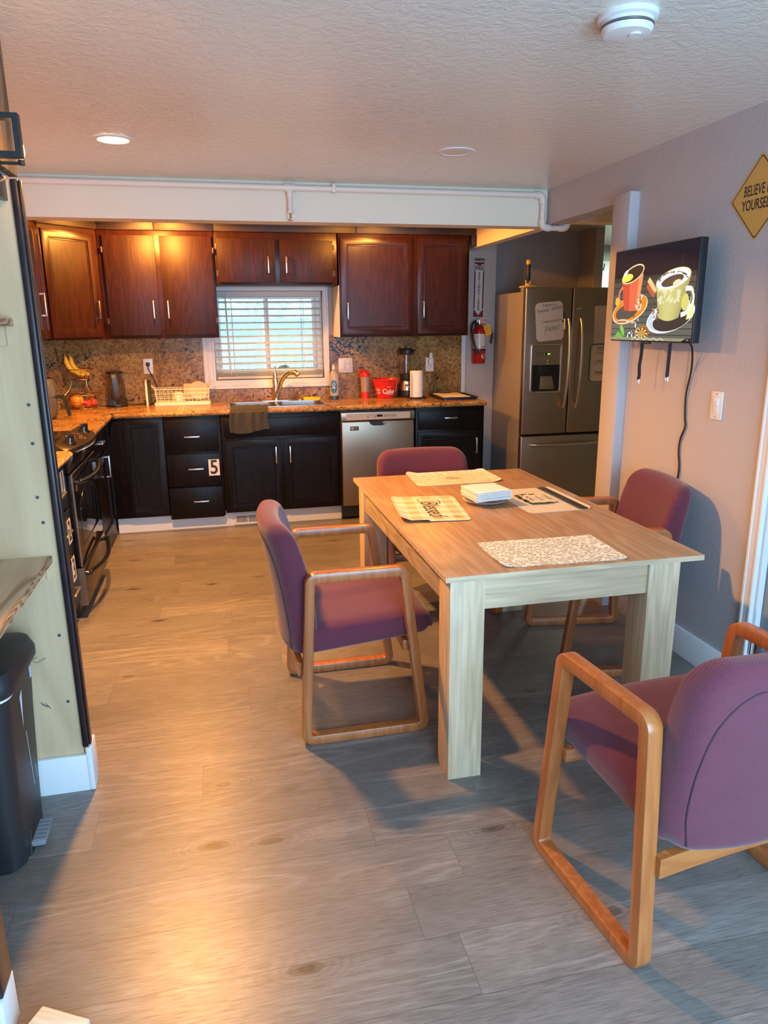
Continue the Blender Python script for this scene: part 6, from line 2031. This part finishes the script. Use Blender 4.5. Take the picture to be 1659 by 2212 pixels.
for s_ in (-1, 1):
    for y in (-0.05, 0, 0.05):
        m.tube([(s_ * 0.200, y, 0.030), (s_ * 0.208, y, 0.128)], 0.0017, 6)
    m.tube(catmull([(s_ * 0.208, -0.05, 0.128), (s_ * 0.225, -0.045, 0.148), (s_ * 0.236, 0.0, 0.160), (s_ * 0.225, 0.045, 0.148), (s_ * 0.208, 0.05, 0.128)], 5), 0.003, 6)
obj('wire_frame', m, M['rack'], t)
obj('grip', MB().cyl((0.236, 0.0, 0.150), (0.237, 0.0, 0.182), 0.008, seg=12), M['white'], t)
tag(obj('chopping_board', MB().box((0, 0, 0.075), (0.190, 0.010, 0.125), Matrix.Rotation(-0.10, 3, 'X'), 0.004), M['amber'], None, (-0.165, 6.085, CZ + 0.034 - 0.012)), 'tan chopping board standing at the back of the dish rack', 'chopping board')
f_ = thing('cup', 'upturned cream cup with handle hole in the middle of the dish rack', 'cup', (-0.300, 5.995, CZ + 0.0325))
obj('body', MB().lathe([(0.044, 0.0), (0.046, 0.002), (0.038, 0.060), (0.030, 0.066), (0, 0.066), (0, 0.062), (0.034, 0.056), (0.042, 0.0)], seg=28), M['rack'], f_)
obj('handle', MB().tube(catmull([(-0.020, -0.036, 0.015), (-0.022, -0.058, 0.02), (-0.022, -0.058, 0.045), (-0.020, -0.036, 0.050)], 5), 0.004, 8), M['rack'], f_)
f_ = thing('plate', 'amber round plate standing in the right end of the dish rack', 'plate', (-0.145, 6.040, CZ + 0.035))
obj('disc', MB().lathe([(0, 0.0), (0.045, 0.0), (0.072, 0.008), (0.074, 0.010), (0.070, 0.0105), (0.044, 0.004), (0, 0.004)], seg=40, m=Matrix.Translation((0, 0, 0.074)) @ Matrix.Rotation(PI / 2 + 0.12, 4, 'X')), M['amber'], f_)
f_ = thing('dish_brush', 'upright white edged scrubbing brush at the left end of the dish rack', 'brush', (-0.537, 6.045, CZ))
arch = [(-0.034, 0.0), (0.034, 0.0), (0.034, 0.165)] + [(0.034 * math.cos(PI * k / 10), 0.165 + 0.040 * math.sin(PI * k / 10)) for k in range(1, 10)] + [(-0.034, 0.165)]
obj('back', MB().prism([(y, z) for y, z in arch], -0.012, 0.004, 'yz', 0.003), M['rack'], f_)
obj('pad', MB().prism([(y * 0.86, 0.01 + z * 0.92) for y, z in arch], 0.0045, 0.026, 'yz', 0.004), M['cloth'], f_)

# washing-up liquid
t = thing('soap_bottle', 'clear dish soap bottle with blue label and base beside the window', 'bottle', (0.953, 6.040, CZ))
pr_ = [(0, 0), (0.034, 0), (0.036, 0.004), (0.0365, 0.07), (0.034, 0.10), (0.0365, 0.15), (0.036, 0.195), (0.028, 0.222), (0.014, 0.238), (0.013, 0.246), (0, 0.246)]
obj('bottle', MB().lathe(pr_, seg=32, sy=0.7), M['clear_plastic'], t)
obj('base', MB().lathe([(0.0, -0.0002), (0.0366, -0.0002), (0.0372, 0.004), (0.0372, 0.030), (0.0368, 0.031)], seg=32, sy=0.71), plain('blue_liquid', (0.03, 0.06, 0.12), 0.3), t)
obj('cap', MB().lathe([(0, 0.246), (0.015, 0.246), (0.015, 0.262), (0.011, 0.270), (0.010, 0.280), (0.005, 0.284), (0, 0.284)], seg=20), M['plate_white'], t)
fl = Flat(0.0002)
fl.z = 0.0004
for k in range(10):
    x0, x1 = -0.034 + 0.0052 * k, -0.034 + 0.0052 * (k + 1)
    hgt = 0.055 * math.sqrt(max(0, 1 - ((x0 + x1) / 2 + 0.008) ** 2 / 0.028 ** 2))
    fl.rect(x0, -hgt, x1, hgt, (0.03, 0.16, 0.38), up=(k == 0))
fl.z += 0.0002
fl.ell(-0.008, 0.018, 0.014, 0.014, (0.72, 0.76, 0.80), 16).stroke([(-0.022, -0.014), (-0.008, -0.004), (0.006, -0.014)], 0.006, (0.75, 0.80, 0.85))
flat_obj('label', fl, M['print_gloss'], t, (0, 0, 0.105), '-Y', fn=lambda p: (0.0372 * math.sin(p.x / 0.0372), p.y, 0.0265 * math.cos(p.x / 0.0372) + p.z), label='blue label with pale emblem')

t = thing('shaker_bottle', 'clear shaker bottle with red lid and red base', 'bottle', (1.220, 6.065, CZ))
obj('cup', MB().lathe([(0.0, 0.0515), (0.0345, 0.0515), (0.0365, 0.10), (0.0395, 0.178), (0.038, 0.178), (0.035, 0.10), (0.033, 0.054), (0.0, 0.054)], seg=32), plain('frosted_plastic', (0.62, 0.50, 0.40), 0.35, 0, None, 0.0, trans=0.55), t)
obj('base', MB().lathe([(0, 0), (0.034, 0), (0.0345, 0.05), (0, 0.051)], seg=32), M['red_plastic'], t)
obj('lid', MB().lathe([(0, 0.1785), (0.042, 0.1785), (0.043, 0.182), (0.043, 0.203), (0.040, 0.208), (0.020, 0.210), (0.017, 0.224), (0, 0.225)], seg=32), M['red_plastic'], t)
obj('lid_loop', MB().tube(catmull([(-0.044, 0, 0.188), (-0.052, -0.004, 0.205), (-0.034, -0.006, 0.226), (0.0, -0.004, 0.230), (0.024, 0, 0.222)], 5), 0.0055, 8), M['red_plastic'], t)

t = thing('red_bucket', 'red plastic bucket with white lettering on the counter', 'bucket', (1.388, 6.020, CZ))
obj('bucket', MB().lathe([(0, 0), (0.073, 0), (0.075, 0.003), (0.110, 0.150), (0.116, 0.151), (0.117, 0.158), (0.112, 0.160), (0.107, 0.150), (0.072, 0.006), (0, 0.006)], seg=48), M['red_plastic'], t)
WH = (0.86, 0.80, 0.76)
fl = Flat(0.0002)
fl.z = 0.0006
fl.text('Coke', 0.005, -0.006, 0.056, WH, bold=0.0012, sx=0.92, spacing=0.92)
fl.text('Enjoy', 0.006, 0.034, 0.013, WH)
fl.stroke([(-0.020, -0.020), (0.000, -0.030), (0.045, -0.028), (0.056, -0.020)], 0.003, WH)
fl.text('Co', 0.105, 0.004, 0.052, WH, bold=0.001).text('ke', -0.088, 0.010, 0.034, WH, bold=0.001).text('joy', -0.086, -0.016, 0.024, WH, bold=0.001)
flat_obj('lettering', fl, M['print_gloss'], t, (0, 0, 0.066), '-Y', fn=lambda p: ((0.0908 + 0.238 * p.y + p.z) * math.sin(p.x / 0.091), p.y, (0.0908 + 0.238 * p.y + p.z) * math.cos(p.x / 0.091)), label='white lettering around the bucket')

t = thing('blender', 'countertop blender with clear jar and silver base', 'blender', (1.578, 6.045, CZ))
obj('foot', MB().lathe([(0, 0), (0.070, 0), (0.072, 0.010), (0.068, 0.06), (0, 0.06)], seg=36), M['black'], t)
obj('motor_base', MB().lathe([(0, 0.0605), (0.0685, 0.0605), (0.066, 0.10), (0.060, 0.135), (0.054, 0.138), (0, 0.138)], seg=36), M['nickel'], t)
fl = Flat(0.0002)
fl.z = 0.0006
fl.rect(-0.034, -0.020, 0.0, 0.020, INK).rect(0.0, -0.020, 0.034, 0.020, INK)
fl.stroke([(-0.026, 0.0), (-0.020, 0.008), (-0.014, -0.006), (-0.006, 0.008), (0.002, -0.006), (0.010, 0.006), (0.018, -0.004), (0.026, 0.006)], 0.004, (0.75, 0.72, 0.66))
flat_obj('badge', fl, M['print_gloss'], t, (0, 0, 0.090), '-Y', fn=lambda p: ((0.0675 + p.z) * math.sin(p.x / 0.067), p.y, (0.0675 + p.z) * math.cos(p.x / 0.067)), label='black badge with pale marks')
obj('collar', MB().lathe([(0, 0.1385), (0.052, 0.1385), (0.055, 0.15), (0.055, 0.190), (0.052, 0.193), (0, 0.193)], seg=36), M['black'], t)
obj('jar', MB().lathe([(0, 0.1935), (0.050, 0.1935), (0.060, 0.355), (0.058, 0.355), (0.048, 0.198), (0, 0.198)], seg=40), M['glass'], t)
obj('jar_ribs', MB().tube([(0.02, -0.047, 0.20), (0.023, -0.0555, 0.35)], 0.002, 6).tube([(-0.02, -0.047, 0.20), (-0.023, -0.0555, 0.35)], 0.002, 6), M['glass'], t)
obj('lid', MB().lathe([(0, 0.3555), (0.060, 0.3555), (0.062, 0.362), (0.062, 0.378), (0.069, 0.381), (0.069, 0.392), (0.055, 0.400), (0, 0.402)], seg=40), M['black'], t)

t = thing('towel_holder', 'black wire paper towel holder standing on the counter', 'paper towel holder', (1.615, 5.872, CZ))
m = MB()
m.tube(ringpts3(0.082, 0.011, 36), 0.0035, 8, True)
for a in (0.6, 2.4, 3.9, 5.5):
    m.sph((0.082 * math.cos(a), 0.082 * math.sin(a), 0.009), 0.009, 10)
m.tube([(-0.082, 0, 0.011), (0.082, 0, 0.011)], 0.003, 6).tube([(0, -0.082, 0.011), (0, 0.082, 0.011)], 0.003, 6)
obj('wire_base', m, M['black_metal'], t)
obj('centre_rod', MB().tube([(0, 0, 0.011), (0, 0, 0.245)], 0.004, 8).sph((0, 0, 0.25), 0.007, 10), M['black_metal'], t)
obj('tension_arm', MB().tube(catmull([(0.060, 0.056, 0.011), (0.047, 0.050, 0.10), (0.045, 0.048, 0.30), (0.047, 0.050, 0.312)], 5), 0.0026, 8), M['black_metal'], t)
r_ = thing('paper_towel_roll', 'roll of white paper towel on the black wire holder', 'paper towel', (1.615, 5.872, CZ + 0.0155))
obj('roll', MB().lathe([(0.019, 0), (0.052, 0), (0.053, 0.001), (0.053, 0.211), (0.052, 0.212), (0.019, 0.212), (0.019, 0)], seg=40), M['paper'], r_)
obj('loose_sheet', MB().slab(lambda u, v: (-0.0532 * math.cos(u * 0.9 - 0.5) - 0.006 * u * u, -0.0532 * math.sin(u * 0.9 + 0.2) - 0.001, 0.002 + 0.208 * v), 10, 4, 0.0008), M['paper'], r_)

t = thing('baking_tray', 'black baking tray at the right end of the counter', 'tray', (1.930, 5.868, CZ), -0.03)
m = MB()
m.ring(rrect(0.325, 0.440, 0.03, 6), rrect(0.285, 0.400, 0.02, 6), 0.012, 0.022, 'xy', 0.003).prism(rrect(0.295, 0.410, 0.02, 6), 0.0, 0.013, 'xy', 0.002)
obj('pan', m, M['black'], t)
tag(obj('dish_towel', MB().slab(lambda u, v: ((u - 0.5) * 0.225, (v - 0.5) * 0.36, 0.006 + 0.003 * math.sin(u * 9) * math.sin(v * 6 + 1)), 24, 24, 0.004), plain('cream_cloth', (0.72, 0.64, 0.46), 0.9, 0, (140, 0.6, 0.003), 0.15), None, (1.917, 5.862, CZ + 0.0155), -0.03), 'cream cloth lying flat in the black baking tray', 'cloth')
